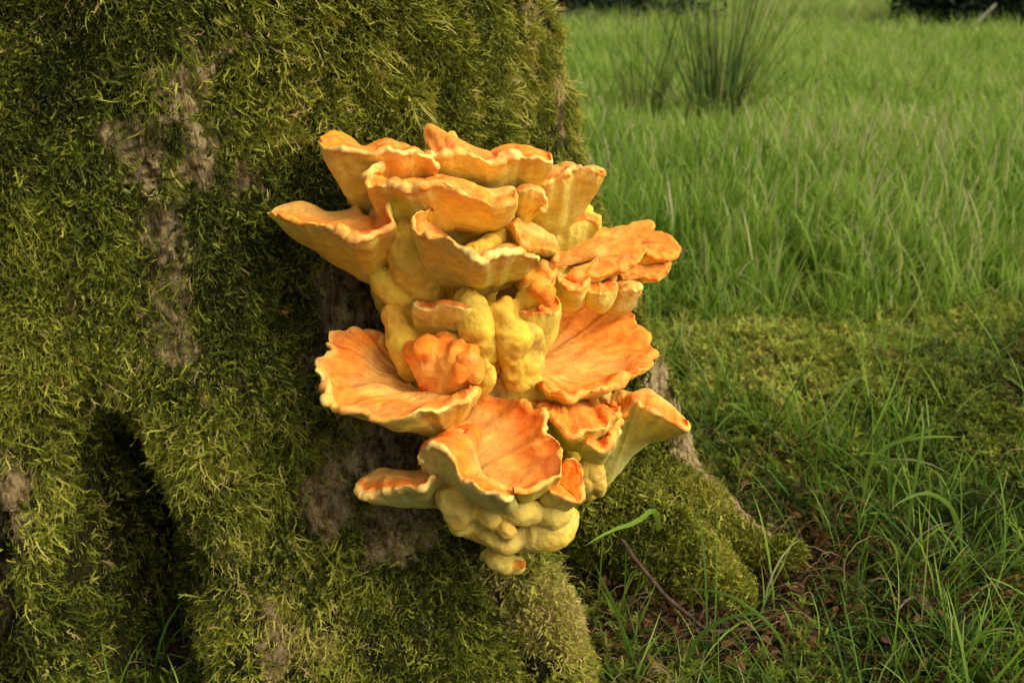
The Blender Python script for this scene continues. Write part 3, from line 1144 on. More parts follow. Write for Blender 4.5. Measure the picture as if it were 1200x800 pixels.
# --- upper tiers
shelf([(374, 165, 1.075), (384, 175, 1.065), (401, 178, 1.06), (418, 178, 1.06), (435, 180, 1.06), (452, 181, 1.06), (469, 182, 1.065), (482, 178, 1.07), (496, 181, 1.075), (506, 187, 1.08), (513, 199, 1.09)],
      [(425, 262, 1.18), (438, 270, 1.19), (460, 262, 1.20), (485, 250, 1.20), (500, 235, 1.19)],
      [(376, 158, 1.12), (391, 153, 1.135), (411, 160, 1.14), (425, 171, 1.14), (440, 165, 1.15), (455, 161, 1.155), (469, 167, 1.15), (480, 173, 1.15), (505, 184, 1.15)], th=.011, belly=.006, dish=.003, inner=ORANGE)
shelf([(505, 178, 1.13), (525, 182, 1.12), (544, 178, 1.12), (556, 182, 1.12), (572, 189, 1.125), (582, 191, 1.13), (591, 184, 1.135), (606, 181, 1.14), (622, 184, 1.145), (637, 187, 1.155), (645, 181, 1.17)],
      [(520, 245, 1.24), (550, 245, 1.25), (590, 245, 1.27), (615, 235, 1.28), (626, 222, 1.28)],
      [(494, 164, 1.18), (501, 145, 1.19), (519, 152, 1.19), (544, 169, 1.19), (566, 181, 1.19), (578, 174, 1.20), (597, 168, 1.21), (619, 172, 1.22), (645, 177, 1.22)], th=.011, belly=.010, dish=.003, under_col=CREAM, inner=ORANGE)
shelf([(600, 228, 1.16), (612, 224, 1.15), (626, 222, 1.15), (637, 236, 1.16), (632, 248, 1.17)], [(604, 262, 1.22), (612, 264, 1.22), (620, 262, 1.23)],
      [(606, 218, 1.22), (622, 214, 1.22), (640, 226, 1.22)], th=.008, belly=.006, orange=.8)
shelf([(626, 222, 1.235), (641, 215, 1.225), (658, 209, 1.22), (672, 202, 1.22), (685, 199, 1.22), (699, 201, 1.225), (707, 204, 1.24), (703, 212, 1.25), (696, 216, 1.265)],
      [(622, 268, 1.32), (638, 282, 1.33), (660, 275, 1.34), (680, 254, 1.34), (692, 238, 1.34)],
      [(628, 214, 1.29), (641, 196, 1.31), (655, 193, 1.32), (675, 196, 1.31), (695, 193, 1.30), (709, 199, 1.29), (706, 206, 1.30)], th=.010, belly=.014, dish=.006)
# upper left shelf reaching along the moss
shelf([(315, 252, 1.075), (324, 257, 1.065), (340, 255, 1.055), (354, 255, 1.045), (364, 259, 1.04), (378, 266, 1.035), (398, 273, 1.03), (418, 279, 1.03), (432, 278, 1.03), (442, 269, 1.035), (451, 261, 1.04), (455, 245, 1.045), (456, 232, 1.05), (450, 221, 1.06)],
      [(352, 280, 1.125), (376, 298, 1.14), (400, 314, 1.15), (425, 328, 1.16), (445, 336, 1.17), (455, 325, 1.17), (458, 300, 1.17), (458, 280, 1.17)],
      [(317, 245, 1.105), (330, 240, 1.115), (351, 236, 1.12), (367, 240, 1.125), (384, 247, 1.13), (408, 245, 1.14), (418, 239, 1.145), (428, 254, 1.14), (438, 240, 1.14), (446, 226, 1.13)], th=.011, belly=.008, dish=-.012, wave=.0045)
# broad middle shelf
shelf([(443, 191, 1.085), (432, 196, 1.065), (428, 208, 1.05), (435, 219, 1.04), (448, 222, 1.035), (469, 224, 1.03), (484, 225, 1.03), (499, 217, 1.03), (516, 212, 1.03), (529, 217, 1.03), (546, 224, 1.03), (563, 230, 1.035), (580, 236, 1.045), (594, 232, 1.055), (606, 227, 1.07)],
      [(446, 300, 1.18), (462, 300, 1.19), (490, 300, 1.19), (520, 298, 1.19), (555, 290, 1.20), (580, 275, 1.20), (598, 250, 1.19)],
      [(447, 188, 1.12), (452, 206, 1.13), (469, 214, 1.14), (499, 206, 1.15), (519, 203, 1.15), (536, 211, 1.15), (556, 216, 1.15), (574, 221, 1.15), (597, 218, 1.15), (608, 222, 1.14)], th=.012, belly=.014, dish=.002, wave=.005)
# the cup below it
shelf([(505, 246, 1.055), (491, 251, 1.03), (490, 260, 1.015), (496, 272, 1.01), (509, 279, 1.0), (523, 286, .995), (536, 296, .99), (550, 305, .99), (563, 309, .99), (580, 303, .995), (601, 298, 1.01), (614, 302, 1.025), (630, 305, 1.05)],
      [(508, 330, 1.15), (512, 345, 1.16), (530, 354, 1.17), (555, 350, 1.18), (580, 342, 1.18), (600, 335, 1.19)],
      [(512, 250, 1.10), (512, 262, 1.10), (520, 272, 1.11), (535, 284, 1.11), (550, 292, 1.115), (575, 290, 1.12), (600, 285, 1.13), (630, 296, 1.13)], th=.012, belly=.012, dish=-.008, wave=.0045)
knob([(552, 292, 1.10, 12), (562, 290, 1.12, 14), (578, 284, 1.15, 15), (590, 278, 1.17, 14)], .1, YELLOW, 1.0, into=CORE)
# fingers between cup and left shelf
knob([(466, 252, 1.105, 17), (473, 280, 1.095, 25), (484, 310, 1.10, 29), (498, 340, 1.13, 22), (505, 352, 1.16, 18)], .15, YELLOW, .5, .9, into=FING)
knob([(445, 318, 1.125, 14), (455, 332, 1.12, 18), (474, 350, 1.13, 18), (490, 360, 1.16, 16)], 0, YELLOW, .5, into=FING)
# right of the middle: orange flat lobe and tongues
shelf([(577, 276, 1.16), (585, 264, 1.17), (600, 272, 1.13), (621, 284, 1.11), (640, 296, 1.11), (650, 298, 1.12), (648, 308, 1.12), (640, 310, 1.13)],
      [(590, 305, 1.22), (610, 318, 1.24), (640, 325, 1.26)], [(580, 268, 1.2), (597, 257, 1.22), (621, 260, 1.24), (641, 272, 1.25), (650, 285, 1.24)], th=.010, belly=.006, dish=.010, orange=.9, margin=.3)
shelf([(640, 282, 1.33), (655, 272, 1.33), (672, 262, 1.33), (690, 262, 1.34), (700, 270, 1.34)], [(640, 305, 1.38), (660, 310, 1.38), (690, 300, 1.38)], [(640, 265, 1.38), (665, 250, 1.40), (690, 250, 1.40)], th=.010, dish=.008, margin=.3)
shelf([(680, 283, 1.37), (700, 271, 1.385), (716, 268, 1.385), (742, 262, 1.385), (757, 262, 1.38), (767, 271, 1.36), (783, 281, 1.34), (793, 290, 1.33), (788, 300, 1.315), (775, 301, 1.305), (756, 299, 1.30)],
      [(680, 315, 1.36), (700, 320, 1.36), (735, 318, 1.35)], [(655, 296, 1.37), (680, 296, 1.375), (715, 290, 1.37), (745, 290, 1.35)], th=.012, belly=.004, dish=.010, wave=.003, orange=.75, margin=.1, wrinkle=.7, endr=.04)
shelf([(730, 318, 1.31), (742, 308, 1.315), (759, 304, 1.32), (775, 305, 1.32), (784, 311, 1.31), (783, 320, 1.30), (769, 326, 1.29), (750, 326, 1.29), (730, 327, 1.29)],
      [(700, 335, 1.34), (720, 335, 1.34)], [(690, 315, 1.34), (720, 312, 1.34)], th=.010, belly=.003, dish=.006, wave=.003, orange=.8, margin=.15, endr=.05)
shelf([(664, 312, 1.29), (676, 298, 1.29), (690, 290, 1.29), (702, 285, 1.285), (729, 281, 1.28), (748, 284, 1.265), (756, 292, 1.25), (752, 302, 1.235), (739, 312, 1.225), (722, 318, 1.215), (706, 323, 1.21), (690, 323, 1.21), (668, 323, 1.22)],
      [(650, 335, 1.28), (670, 340, 1.28), (690, 338, 1.28)], [(640, 305, 1.28), (655, 312, 1.275), (680, 308, 1.27), (712, 300, 1.26)], th=.014, belly=.006, dish=.012, wave=.003, orange=.62, margin=.15, wrinkle=.6, endr=.04)
# small lobes under the tongues
shelf([(650, 322, 1.20), (656, 332, 1.185), (668, 337, 1.18), (680, 334, 1.185), (690, 324, 1.20)], [(652, 362, 1.24), (668, 368, 1.25), (684, 360, 1.25)], [(650, 316, 1.25), (668, 322, 1.24), (688, 316, 1.25)], th=.010, belly=.010, dish=.004, orange=.7)
shelf([(686, 336, 1.215), (694, 346, 1.20), (706, 350, 1.20), (717, 345, 1.21), (720, 333, 1.22), (713, 325, 1.25)], [(690, 362, 1.25), (705, 368, 1.25), (715, 360, 1.26)], [(692, 326, 1.26), (704, 332, 1.25), (712, 326, 1.27)], th=.010, belly=.006, dish=.006, margin=.3)
shelf([(716, 340, 1.28), (726, 338, 1.265), (738, 338, 1.26), (748, 342, 1.265), (752, 346, 1.28)], [(704, 368, 1.32), (718, 372, 1.32), (734, 368, 1.33)], [(718, 332, 1.32), (735, 330, 1.33), (753, 334, 1.32)], th=.010, belly=.008, dish=.004, orange=.5, under_col=LEMON)
knob([(748, 338, 1.27, 7), (738, 340, 1.275, 9), (730, 348, 1.29, 9)], .1, PALE, .6, into=SIDE)
# centre right: knobby orange lobe on a yellow body
shelf([(604, 352, 1.115), (616, 362, 1.10), (630, 368, 1.095), (642, 366, 1.10), (651, 357, 1.11), (652, 345, 1.12), (645, 335, 1.14)], [(585, 420, 1.18), (598, 438, 1.19), (615, 440, 1.19), (632, 425, 1.20), (642, 395, 1.20)],
      [(606, 340, 1.17), (618, 332, 1.18), (632, 331, 1.19), (640, 330, 1.19)], th=.011, belly=.012, dish=.012, margin=.4)
knob([(594, 360, 1.10, 15), (594, 385, 1.095, 21), (600, 412, 1.105, 24), (606, 438, 1.14, 22)], .15, YELLOW, 1.6, into=CORE)
knob([(622, 372, 1.115, 16), (620, 395, 1.12, 20), (614, 425, 1.15, 18)], .1, SULPHUR, 1.8, into=CORE)
knob([(640, 345, 1.085, 12), (628, 342, 1.09, 14), (618, 350, 1.11, 14)], .9, YELLOW, 1.2, into=CORE)
knob([(625, 318, 1.13, 18), (632, 330, 1.14, 22), (625, 350, 1.16, 18)], .55, YELLOW, 1.2, into=CORE)
knob([(600, 335, 1.18, 16), (592, 350, 1.18, 16), (588, 368, 1.19, 12)], .1, BUFF, 1.6, into=CORE)
# big right fan
shelf([(634, 392, 1.34), (641, 372, 1.36), (650, 358, 1.37), (663, 353, 1.37), (675, 361, 1.36), (692, 359, 1.36), (706, 364, 1.355), (724, 364, 1.35), (738, 368, 1.335), (745, 379, 1.32), (752, 392, 1.30), (762, 401, 1.28), (765, 410, 1.26), (762, 425, 1.23), (749, 438, 1.20), (727, 446, 1.17), (706, 450, 1.15), (689, 457, 1.13), (670, 464, 1.12), (652, 457, 1.12), (636, 452, 1.14), (628, 447, 1.17)],
      [(650, 420, 1.36), (660, 450, 1.34), (665, 470, 1.30), (650, 475, 1.25), (640, 470, 1.25)], [(640, 402, 1.31), (638, 410, 1.30), (636, 420, 1.28), (634, 430, 1.25), (630, 440, 1.21)],
      th=.013, belly=.006, dish=-.006, wave=.0042, orange=.85, margin=.2, n=200, endr=.03)
# lower right: small tiers
shelf([(622, 474, 1.17), (640, 488, 1.12), (658, 502, 1.09), (675, 508, 1.08), (695, 503, 1.09), (712, 494, 1.11), (727, 487, 1.13), (722, 477, 1.15), (712, 470, 1.18)], [(650, 525, 1.22), (680, 530, 1.22), (700, 520, 1.23), (715, 500, 1.24)],
      [(628, 464, 1.22), (650, 460, 1.25), (680, 462, 1.27), (705, 462, 1.28)], th=.010, belly=.006, dish=.008, orange=.85, margin=.5)
shelf([(676, 512, 1.125), (684, 522, 1.11), (698, 526, 1.11), (712, 520, 1.12), (722, 506, 1.14), (722, 496, 1.17)], [(686, 545, 1.20), (700, 545, 1.21), (716, 530, 1.22)], [(680, 500, 1.19), (700, 502, 1.19), (718, 496, 1.2)], th=.010, belly=.008, dish=.006, orange=.7, under_col=LEMON, margin=.4)
knob([(703, 458, 1.21, 8), (706, 466, 1.22, 9), (704, 478, 1.24, 9)], 0, PALE, .6, into=SIDE)
shelf([(716, 482, 1.22), (724, 486, 1.20), (733, 487, 1.195), (740, 478, 1.19), (746, 472, 1.185), (756, 475, 1.175), (768, 480, 1.165), (782, 488, 1.155), (793, 496, 1.15), (802, 498, 1.155), (804, 492, 1.17)],
      [(688, 535, 1.27), (692, 562, 1.27), (700, 573, 1.27), (714, 568, 1.275), (732, 548, 1.28), (750, 526, 1.275), (770, 506, 1.25)],
      [(712, 466, 1.25), (726, 456, 1.27), (740, 458, 1.27), (758, 454, 1.26), (771, 462, 1.245), (788, 475, 1.225), (803, 489, 1.20)], th=.010, belly=.010, dish=.006, under_col=LEMON, n=150)
for kx, ky, kr in ((690, 540, 10), (697, 556, 11), (686, 566, 9), (702, 568, 7), (683, 550, 9)):
    knob([(kx, ky - kr * .7, 1.185, kr * .8), (kx + 1, ky, 1.18, kr), (kx, ky + kr, 1.21, kr * .9)], .1, SULPHUR, .5, n=24, into=SIDE)
# left fan
shelf([(474, 430, 1.19), (462, 418, 1.175), (449, 407, 1.16), (443, 393, 1.155), (430, 391, 1.15), (419, 387, 1.145), (403, 386, 1.14), (390, 389, 1.13), (384, 398, 1.115), (386, 413, 1.10), (377, 425, 1.085), (384, 437, 1.075), (379, 449, 1.06), (385, 461, 1.045), (388, 474, 1.03), (406, 482, 1.01), (426, 485, 1.0), (443, 489, .99), (466, 487, .985), (489, 479, .99), (510, 474, 1.0), (530, 470, 1.01), (547, 466, 1.02), (556, 455, 1.05)],
      [(470, 450, 1.20), (475, 475, 1.19), (490, 500, 1.17), (515, 510, 1.17), (540, 500, 1.17)], [(484, 440, 1.18), (480, 445, 1.17), (485, 452, 1.15), (500, 456, 1.13), (525, 452, 1.12), (548, 448, 1.11)],
      th=.011, belly=.004, dish=.004, wave=.0048, orange=.9, margin=.9, n=210, endr=.03)
# knobs above it
knob([(462, 366, 1.125, 13), (466, 385, 1.115, 17), (472, 408, 1.115, 17), (484, 432, 1.14, 16)], .35, YELLOW, .9, into=FING)
knob([(480, 362, 1.13, 12), (482, 384, 1.13, 14), (486, 402, 1.14, 14)], .2, YELLOW, .8, into=FING)
shelf([(490, 355, 1.075), (496, 362, 1.065), (506, 366, 1.06), (524, 362, 1.055), (544, 363, 1.06), (557, 368, 1.075)], [(486, 388, 1.13), (498, 398, 1.14), (520, 404, 1.14), (540, 400, 1.14)],
      [(492, 350, 1.12), (510, 354, 1.13), (530, 355, 1.13), (556, 360, 1.12)], th=.010, belly=.008, dish=.003, orange=.8)
knob([(545, 350, 1.10, 15), (556, 364, 1.085, 21), (562, 384, 1.085, 23), (566, 410, 1.11, 20)], .05, YELLOW, .6, into=FING)
knob([(573, 392, 1.14, 10), (578, 412, 1.135, 12), (580, 432, 1.15, 12)], .05, YELLOW, .6, into=FING)
BRAIN = []
for path in ([(487, 407, 1.085, 12), (488, 420, 1.085, 13), (500, 440, 1.10, 14)], [(503, 401, 1.075, 12), (498, 415, 1.070, 13), (505, 440, 1.09, 14)], [(520, 403, 1.085, 11), (518, 418, 1.075, 10), (522, 442, 1.09, 16)],
             [(537, 404, 1.07, 11), (532, 418, 1.060, 10), (530, 440, 1.08, 15)], [(553, 410, 1.065, 12), (548, 424, 1.055, 12), (540, 445, 1.08, 14)], [(562, 424, 1.065, 10), (556, 437, 1.06, 11), (545, 448, 1.08, 13)],
             [(541, 432, 1.05, 8), (538, 440, 1.055, 9), (530, 450, 1.08, 12)], [(512, 398, 1.095, 9), (530, 398, 1.095, 9), (550, 402, 1.095, 9)], [(500, 448, 1.10, 14), (520, 452, 1.09, 15), (545, 452, 1.09, 14)]):
    knob(path, 1.0, LIGHT, .9, into=BRAIN)
fuse('folded_lobe', BRAIN, .0018, 3)
knob([(567, 430, 1.09, 9), (572, 440, 1.085, 11), (568, 452, 1.10, 10)], .05, YELLOW, .5, n=24, into=FING)
for kx, ky, kr in ((585, 446, 15), (603, 450, 17), (624, 455, 15), (570, 460, 13), (592, 466, 14), (614, 468, 14), (640, 464, 12), (555, 466, 12), (575, 432, 12)):
    knob([(kx, ky - kr * .6, 1.19, kr * .8), (kx, ky, 1.175, kr), (kx, ky + kr, 1.19, kr * .9)], .05, BUFF if kx < 600 else YELLOW, .7, n=24, into=CORE)
# --- lower tier: central funnel
shelf([(541, 480, 1.15), (548, 473, 1.155), (568, 471, 1.155), (592, 470, 1.15), (616, 474, 1.14), (634, 482, 1.13), (641, 494, 1.115), (634, 506, 1.09), (648, 512, 1.075), (659, 519, 1.07), (660, 532, 1.05), (656, 546, 1.03), (640, 561, 1.005), (622, 569, .995), (603, 575, .99)],
      [(570, 500, 1.22), (600, 510, 1.23), (630, 530, 1.22), (635, 570, 1.20), (625, 595, 1.17), (610, 600, 1.16)], [(540, 488, 1.155), (542, 502, 1.15), (548, 522, 1.14), (555, 542, 1.12), (562, 560, 1.09), (576, 570, 1.05)],
      th=.010, belly=.006, dish=-.016, wave=.0045, orange=.85, inner=LIGHT, margin=.6, n=190, endr=.03)
shelf([(493, 545, 1.065), (491, 535, 1.05), (499, 527, 1.04), (513, 526, 1.03), (526, 533, 1.02), (535, 547, 1.01), (541, 563, 1.0), (556, 572, .985), (578, 577, .975), (594, 585, .97), (603, 578, .985)],
      [(505, 575, 1.13), (520, 592, 1.13), (545, 600, 1.13), (570, 605, 1.13), (590, 608, 1.13), (604, 600, 1.12)], [(500, 518, 1.10), (516, 515, 1.11), (529, 503, 1.12), (542, 502, 1.12), (555, 522, 1.10), (562, 545, 1.08), (572, 560, 1.05), (598, 570, 1.02)],
      th=.010, belly=.008, dish=.006, under_col=LEMON, n=170, endr=.05)
shelf([(416, 567, 1.085), (430, 574, 1.07), (445, 571, 1.06), (458, 571, 1.05), (470, 571, 1.045), (484, 571, 1.04), (497, 568, 1.04), (507, 561, 1.05), (518, 554, 1.07)],
      [(440, 580, 1.13), (460, 592, 1.14), (485, 596, 1.14), (510, 596, 1.14), (530, 590, 1.14)], [(424, 561, 1.11), (436, 552, 1.12), (448, 547, 1.125), (472, 551, 1.125), (493, 550, 1.12), (512, 545, 1.12)], th=.010, belly=.006, dish=.006, under_col=LEMON)
shelf([(664, 536, 1.08), (676, 537, 1.085), (683, 548, 1.07), (685, 566, 1.055), (680, 590, 1.04), (665, 584, 1.04), (648, 577, 1.045), (640, 572, 1.05)],
      [(670, 600, 1.13), (650, 604, 1.13), (630, 604, 1.13), (620, 596, 1.12)], [(655, 548, 1.09), (658, 555, 1.09), (655, 562, 1.085), (645, 568, 1.075)], th=.008, belly=.008, dish=.004, wave=.003, inner=ORANGE, under_col=LEMON, margin=.4)
shelf([(540, 500, 1.135), (532, 500, 1.12), (530, 508, 1.11), (545, 520, 1.09), (556, 530, 1.09)], [(545, 540, 1.15), (560, 550, 1.15)], [(545, 490, 1.16), (560, 500, 1.16)], th=.010, dish=.006, margin=.3, inner=ORANGE)
knob([(505, 495, 1.17, 12), (520, 505, 1.16, 18), (530, 530, 1.15, 18), (525, 555, 1.14, 16)], .2, GOLD, .7, into=CORE)
# --- lowest yellow lumps
knob([(522, 586, 1.085, 14), (534, 592, 1.07, 22), (542, 604, 1.08, 20), (560, 615, 1.11, 16)], 0, SULPHUR, .9, into=BASE)
knob([(562, 600, 1.075, 13), (574, 606, 1.07, 16), (586, 612, 1.085, 15)], 0, SULPHUR, .7, into=BASE)
knob([(598, 598, 1.065, 12), (612, 600, 1.06, 15), (626, 600, 1.08, 14)], 0, SULPHUR, .5, into=BASE)
knob([(634, 604, 1.085, 12), (648, 604, 1.075, 15), (660, 602, 1.09, 14)], 0, SULPHUR, .5, into=BASE)
knob([(592, 618, 1.06, 9), (595, 624, 1.06, 10), (592, 632, 1.08, 9)], .15, SULPHUR, .5, n=24, into=BASE)
knob([(560, 620, 1.10, 12), (574, 626, 1.09, 16), (592, 632, 1.085, 17), (610, 634, 1.10, 15)], 0, SULPHUR, .8, into=BASE)
knob([(668, 600, 1.10, 12), (662, 614, 1.095, 18), (646, 624, 1.09, 21), (624, 628, 1.095, 20), (602, 624, 1.12, 17)], 0, SULPHUR, .5, into=BASE)
knob([(570, 648, 1.125, 9), (580, 654, 1.115, 13), (594, 660, 1.12, 12), (606, 662, 1.13, 9)], 0, SULPHUR, .6, into=BASE)
knob([(615, 658, 1.105, 5), (610, 661, 1.11, 7), (602, 663, 1.12, 8), (592, 660, 1.13, 8)], .9, SULPHUR, .5, n=28, into=BASE)
fuse('stem', CORE)
fuse('finger_cluster', FING)
fuse('side_knobs', SIDE[:1], .0020, 3)
fuse('side_knobs', SIDE[1:2], .0020, 3)
fuse('side_knobs', SIDE[2:], .0020, 3)
fuse('lower_lumps', BASE, .0020, 3)

# ------------------------------------------------------------------ ground cover
def on_trunk(P, pad=0.0):
    dx, dy = P[:, 0] - TCX, P[:, 1] - TCY
    hit = np.hypot(dx, dy) < trunk_r(np.arctan2(dx, -dy), P[:, 2], False) - .01 + pad
    for q in ROOTS.values():
        q = np.asarray(q, float)
        C = place(q[:, 0], q[:, 1], q[:, 2])
        R_ = q[:, 3] * q[:, 2] / FPX
        for f in np.linspace(0, 1, 40):
            c = [np.interp(f, np.linspace(0, 1, len(q)), C[:, i]) for i in range(3)]
            rr = np.interp(f, np.linspace(0, 1, len(q)), R_)
            hit = hit | (np.hypot(P[:, 0] - c[0], P[:, 1] - c[1]) < rr * .9 + pad * .5)
    return hit


def wedge(n, y0, y1, pad=.35):
    """random ground points inside the view wedge and a margin round it, even in area"""
    y = np.sqrt(rng.uniform(y0 * y0, y1 * y1, n))
    hw = y * .62 + pad
    x = rng.uniform(-1, 1, n) * hw
    return np.stack([x, y, ground_z(x, y)], -1)


def tilt_euler(n, amt, lean=None):
    e = rng.normal(0, amt, (n, 3))
    e[:, 2] = rng.uniform(0, 2 * math.pi, n)
    return e


def wet_zone(P):
    """0 on the mossy ground near the tree, 1 in the open meadow"""
    return sstep(2.05, 2.8, P[:, 1] + .55 * fbm(P, 2.6, 3, 90) - .10 * np.clip(P[:, 0] - .6, 0, 1))


grass_a = [blade_clump(300 + i, 11, .11, .33, .0034, .030, .34, M['grass'], .08) for i in range(10)]
grass_b = [blade_clump(340 + i, 18, .10, .27, .0040, .06, .36, M['grass'], .09) for i in range(8)]
grass_c = [blade_clump(380 + i, 7, .08, .26, .0017, .014, .60, M['grass'], .10) for i in range(8)]

Ps, Es, Ss, Ts = [], [], [], []
P = wedge(15000, 1.75, 4.2)
w = wet_zone(P)
k = (rng.random(len(P)) < w * (.75 + .5 * fbm(P, 3, 2, 91))) & ~on_trunk(P, .03)
P = P[k]
Ps.append(P)
Ss.append(rng.uniform(.65, 1.1, len(P)) * (.55 + .45 * w[k]))
Ts.append(.62 + .30 * fbm(P, 2.2, 2, 92) + rng.normal(0, .13, len(P)))
meadow_near = (np.concatenate(Ps), np.concatenate(Ss), np.concatenate(Ts))
scatter('meadow_grass', meadow_near[0], tilt_euler(len(P), .16), meadow_near[1], np.clip(meadow_near[2], .15, .9), grass_a, kind='stuff',
        label='bright green meadow grass growing beyond the mossy ground', category='grass')
P = np.concatenate([wedge(15000, 4.0, 9.0), wedge(17000, 8.5, 26.0, 1.0)])
k = ~on_trunk(P, .03)
P = P[k]
far = sstep(6, 14, P[:, 1])
scatter('far_meadow_grass', P, tilt_euler(len(P), .16), rng.uniform(.75, 1.15, len(P)) * (1 + .25 * far), np.clip(.66 + .22 * fbm(P, .8, 3, 93) + rng.normal(0, .08, len(P)) + .10 * far, .15, .92), grass_b, kind='stuff',
        label='soft distant meadow grass around the rush clumps', category='grass')

# sparse blades on the mossy ground, denser in a few tufts
P = wedge(8000, .80, 2.4, .3)
w = 1 - wet_zone(P)
x, y, d = pixel(P)
tuft = .09 + .55 * gauss((x - 930) / 70) * gauss((y - 500) / 55) + .45 * gauss((x - 1050) / 80) * gauss((y - 560) / 60) + .30 * sstep(980, 1150, x) * sstep(560, 680, y) + .16 * sstep(600, 720, y) + .2 * gauss((x - 820) / 50) * gauss((y - 470) / 40)
tuft = tuft * (1 - .85 * gauss((x - 900) / 120) * gauss((y - 440) / 30))
tuft = tuft * (1 - .75 * gauss((x - 930) / 90) * gauss((y - 680) / 70))
k = (rng.random(len(P)) < w * tuft * (.6 + .8 * (fbm(P, 8, 2, 95) > -.1))) & ~on_trunk(P, .05)
P = P[k]
scatter('near_grass', P, tilt_euler(len(P), .25), rng.uniform(.45, 1.0, len(P)), np.clip(rng.normal(.42, .15, len(P)), .10, .95), grass_c, kind='stuff',
        label='scattered long grass blades over the mossy ground by the root', category='grass')

# ground moss
star = []
for i in range(7):
    r = np.random.default_rng(420 + i)
    rb = Ribbons()
    for s in range(9):
        c = np.array([r.normal(0, .013), r.normal(0, .013), 0])
        h = r.uniform(.008, .026)
        ln = norm(np.array([r.normal(0, .35), r.normal(0, .35), 1.0]))
        tb = r.normal(0, .09)
        for q in range(11):
            f = r.uniform(.25, 1.0)
            az = q * 2.399 + r.uniform(-.3, .3)
            out = np.array([math.cos(az), math.sin(az), .25 + .6 * f])
            out = norm(out)
            b = c + ln * h * f
            L = r.uniform(.006, .012)
            wv = norm(np.cross(out, [0, 0, 1.0])) * .0013
            rb.strip(np.array([b, b + out * L * .6, b + out * L + np.array([0, 0, -.001])]), np.array([wv, wv * .9, wv * .1]), np.array([-.25 + .25 * f, -.1 + .25 * f, .25 * f]) + tb)
    star.append(rb.mesh('star_moss', M['groundmoss']))
P = wedge(30000, .80, 2.9, .3)
w = 1 - sstep(2.3, 2.8, P[:, 1] + .2 * fbm(P, 2.5, 2, 96))
x, y, d = pixel(P)
patch = fbm(P, 6, 3, 97)
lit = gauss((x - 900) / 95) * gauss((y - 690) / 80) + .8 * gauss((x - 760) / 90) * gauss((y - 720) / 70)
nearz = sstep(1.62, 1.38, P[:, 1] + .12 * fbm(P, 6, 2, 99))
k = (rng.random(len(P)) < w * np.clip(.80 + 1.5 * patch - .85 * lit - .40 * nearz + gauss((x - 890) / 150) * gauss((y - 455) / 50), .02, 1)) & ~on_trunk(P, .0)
P = P[k]
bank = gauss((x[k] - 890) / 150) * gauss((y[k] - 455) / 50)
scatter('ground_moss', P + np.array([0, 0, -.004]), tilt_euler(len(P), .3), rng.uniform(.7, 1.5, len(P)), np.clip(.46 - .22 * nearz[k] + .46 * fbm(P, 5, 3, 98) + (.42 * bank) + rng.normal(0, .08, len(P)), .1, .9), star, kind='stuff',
        label='cushions of green star moss covering the ground beside the root', category='moss')

# leaf litter: tiny crumbs, scales and bits nobody could count
bits = []
for i in range(6):
    r = np.random.default_rng(460 + i)
    rb = Ribbons()
    for s in range(9):
        c = np.array([r.normal(0, .016), r.normal(0, .016), r.uniform(.001, .012)])
        az = r.uniform(0, 6.28)
        d = np.array([math.cos(az), math.sin(az), r.normal(0, .35)])
        L = r.uniform(.006, .018)
        sdv = norm(np.cross(d, [r.normal(0, .4), r.normal(0, .4), 1.0]))
        wdt = L * r.uniform(.05, .22)
        cr = np.array([0, 0, r.uniform(.0, .35) * L])
        rb.strip(np.array([c, c + d * L * .3 + cr * .7, c + d * L * .65 + cr, c + d * L]), np.array([sdv * wdt * .2, sdv * wdt, sdv * wdt * .9, sdv * wdt * .08]), np.full(4, r.normal(0, .12)))
    for s in range(1 + i % 2):              # dry stalks
        c = np.array([r.normal(0, .015), r.normal(0, .015), r.uniform(.003, .014)])
        az = r.uniform(0, 6.28)
        L = r.uniform(.03, .075)
        pts_ = [c + L * f * np.array([math.cos(az + f * .9), math.sin(az + f * .9), .0]) + np.array([0, 0, .02 * math.sin(f * 3.1)]) for f in np.linspace(0, 1, 6)]
        rb.strip(np.array(pts_), np.array([[0, 0, .0006]] * 5 + [[0, 0, .0001]]), np.full(6, .45 + r.normal(0, .1)))
    bits.append(rb.mesh('litter_bits', M['litter']))
P = wedge(11000, .8, 2.2, .3)
x, y, d = pixel(P)
lit = gauss((x - 900) / 120) * gauss((y - 690) / 90) + .9 * gauss((x - 740) / 110) * gauss((y - 730) / 80) + .12 + .25 * sstep(600, 680, y) + .5 * gauss((x - 930) / 60) * gauss((y - 620) / 40)
k = (rng.random(len(P)) < lit) & ~on_trunk(P, .0)
P = P[k] + np.array([0, 0, .004])
scatter('leaf_litter', P, tilt_euler(len(P), .3), rng.uniform(.6, 1.5, len(P)), np.clip(rng.normal(.40, .24, len(P)), .02, .98), bits, kind='stuff',
        label='crumbs of reddish brown leaf litter at the foot of the root', category='leaf litter')


def gpt(px, py, lift=0.0):
    """where the ray through a pixel meets the ground"""
    d = place(px, py, 1.0) - np.array([0, 0, CAM_H])
    t = CAM_H / -d[2]
    for _ in range(8):
        Q = d * t + np.array([0, 0, CAM_H])
        t = (CAM_H - float(ground_z(Q[0], Q[1]))) / -d[2]
    Q = d * t + np.array([0, 0, CAM_H])
    return Q + np.array([0, 0, lift])


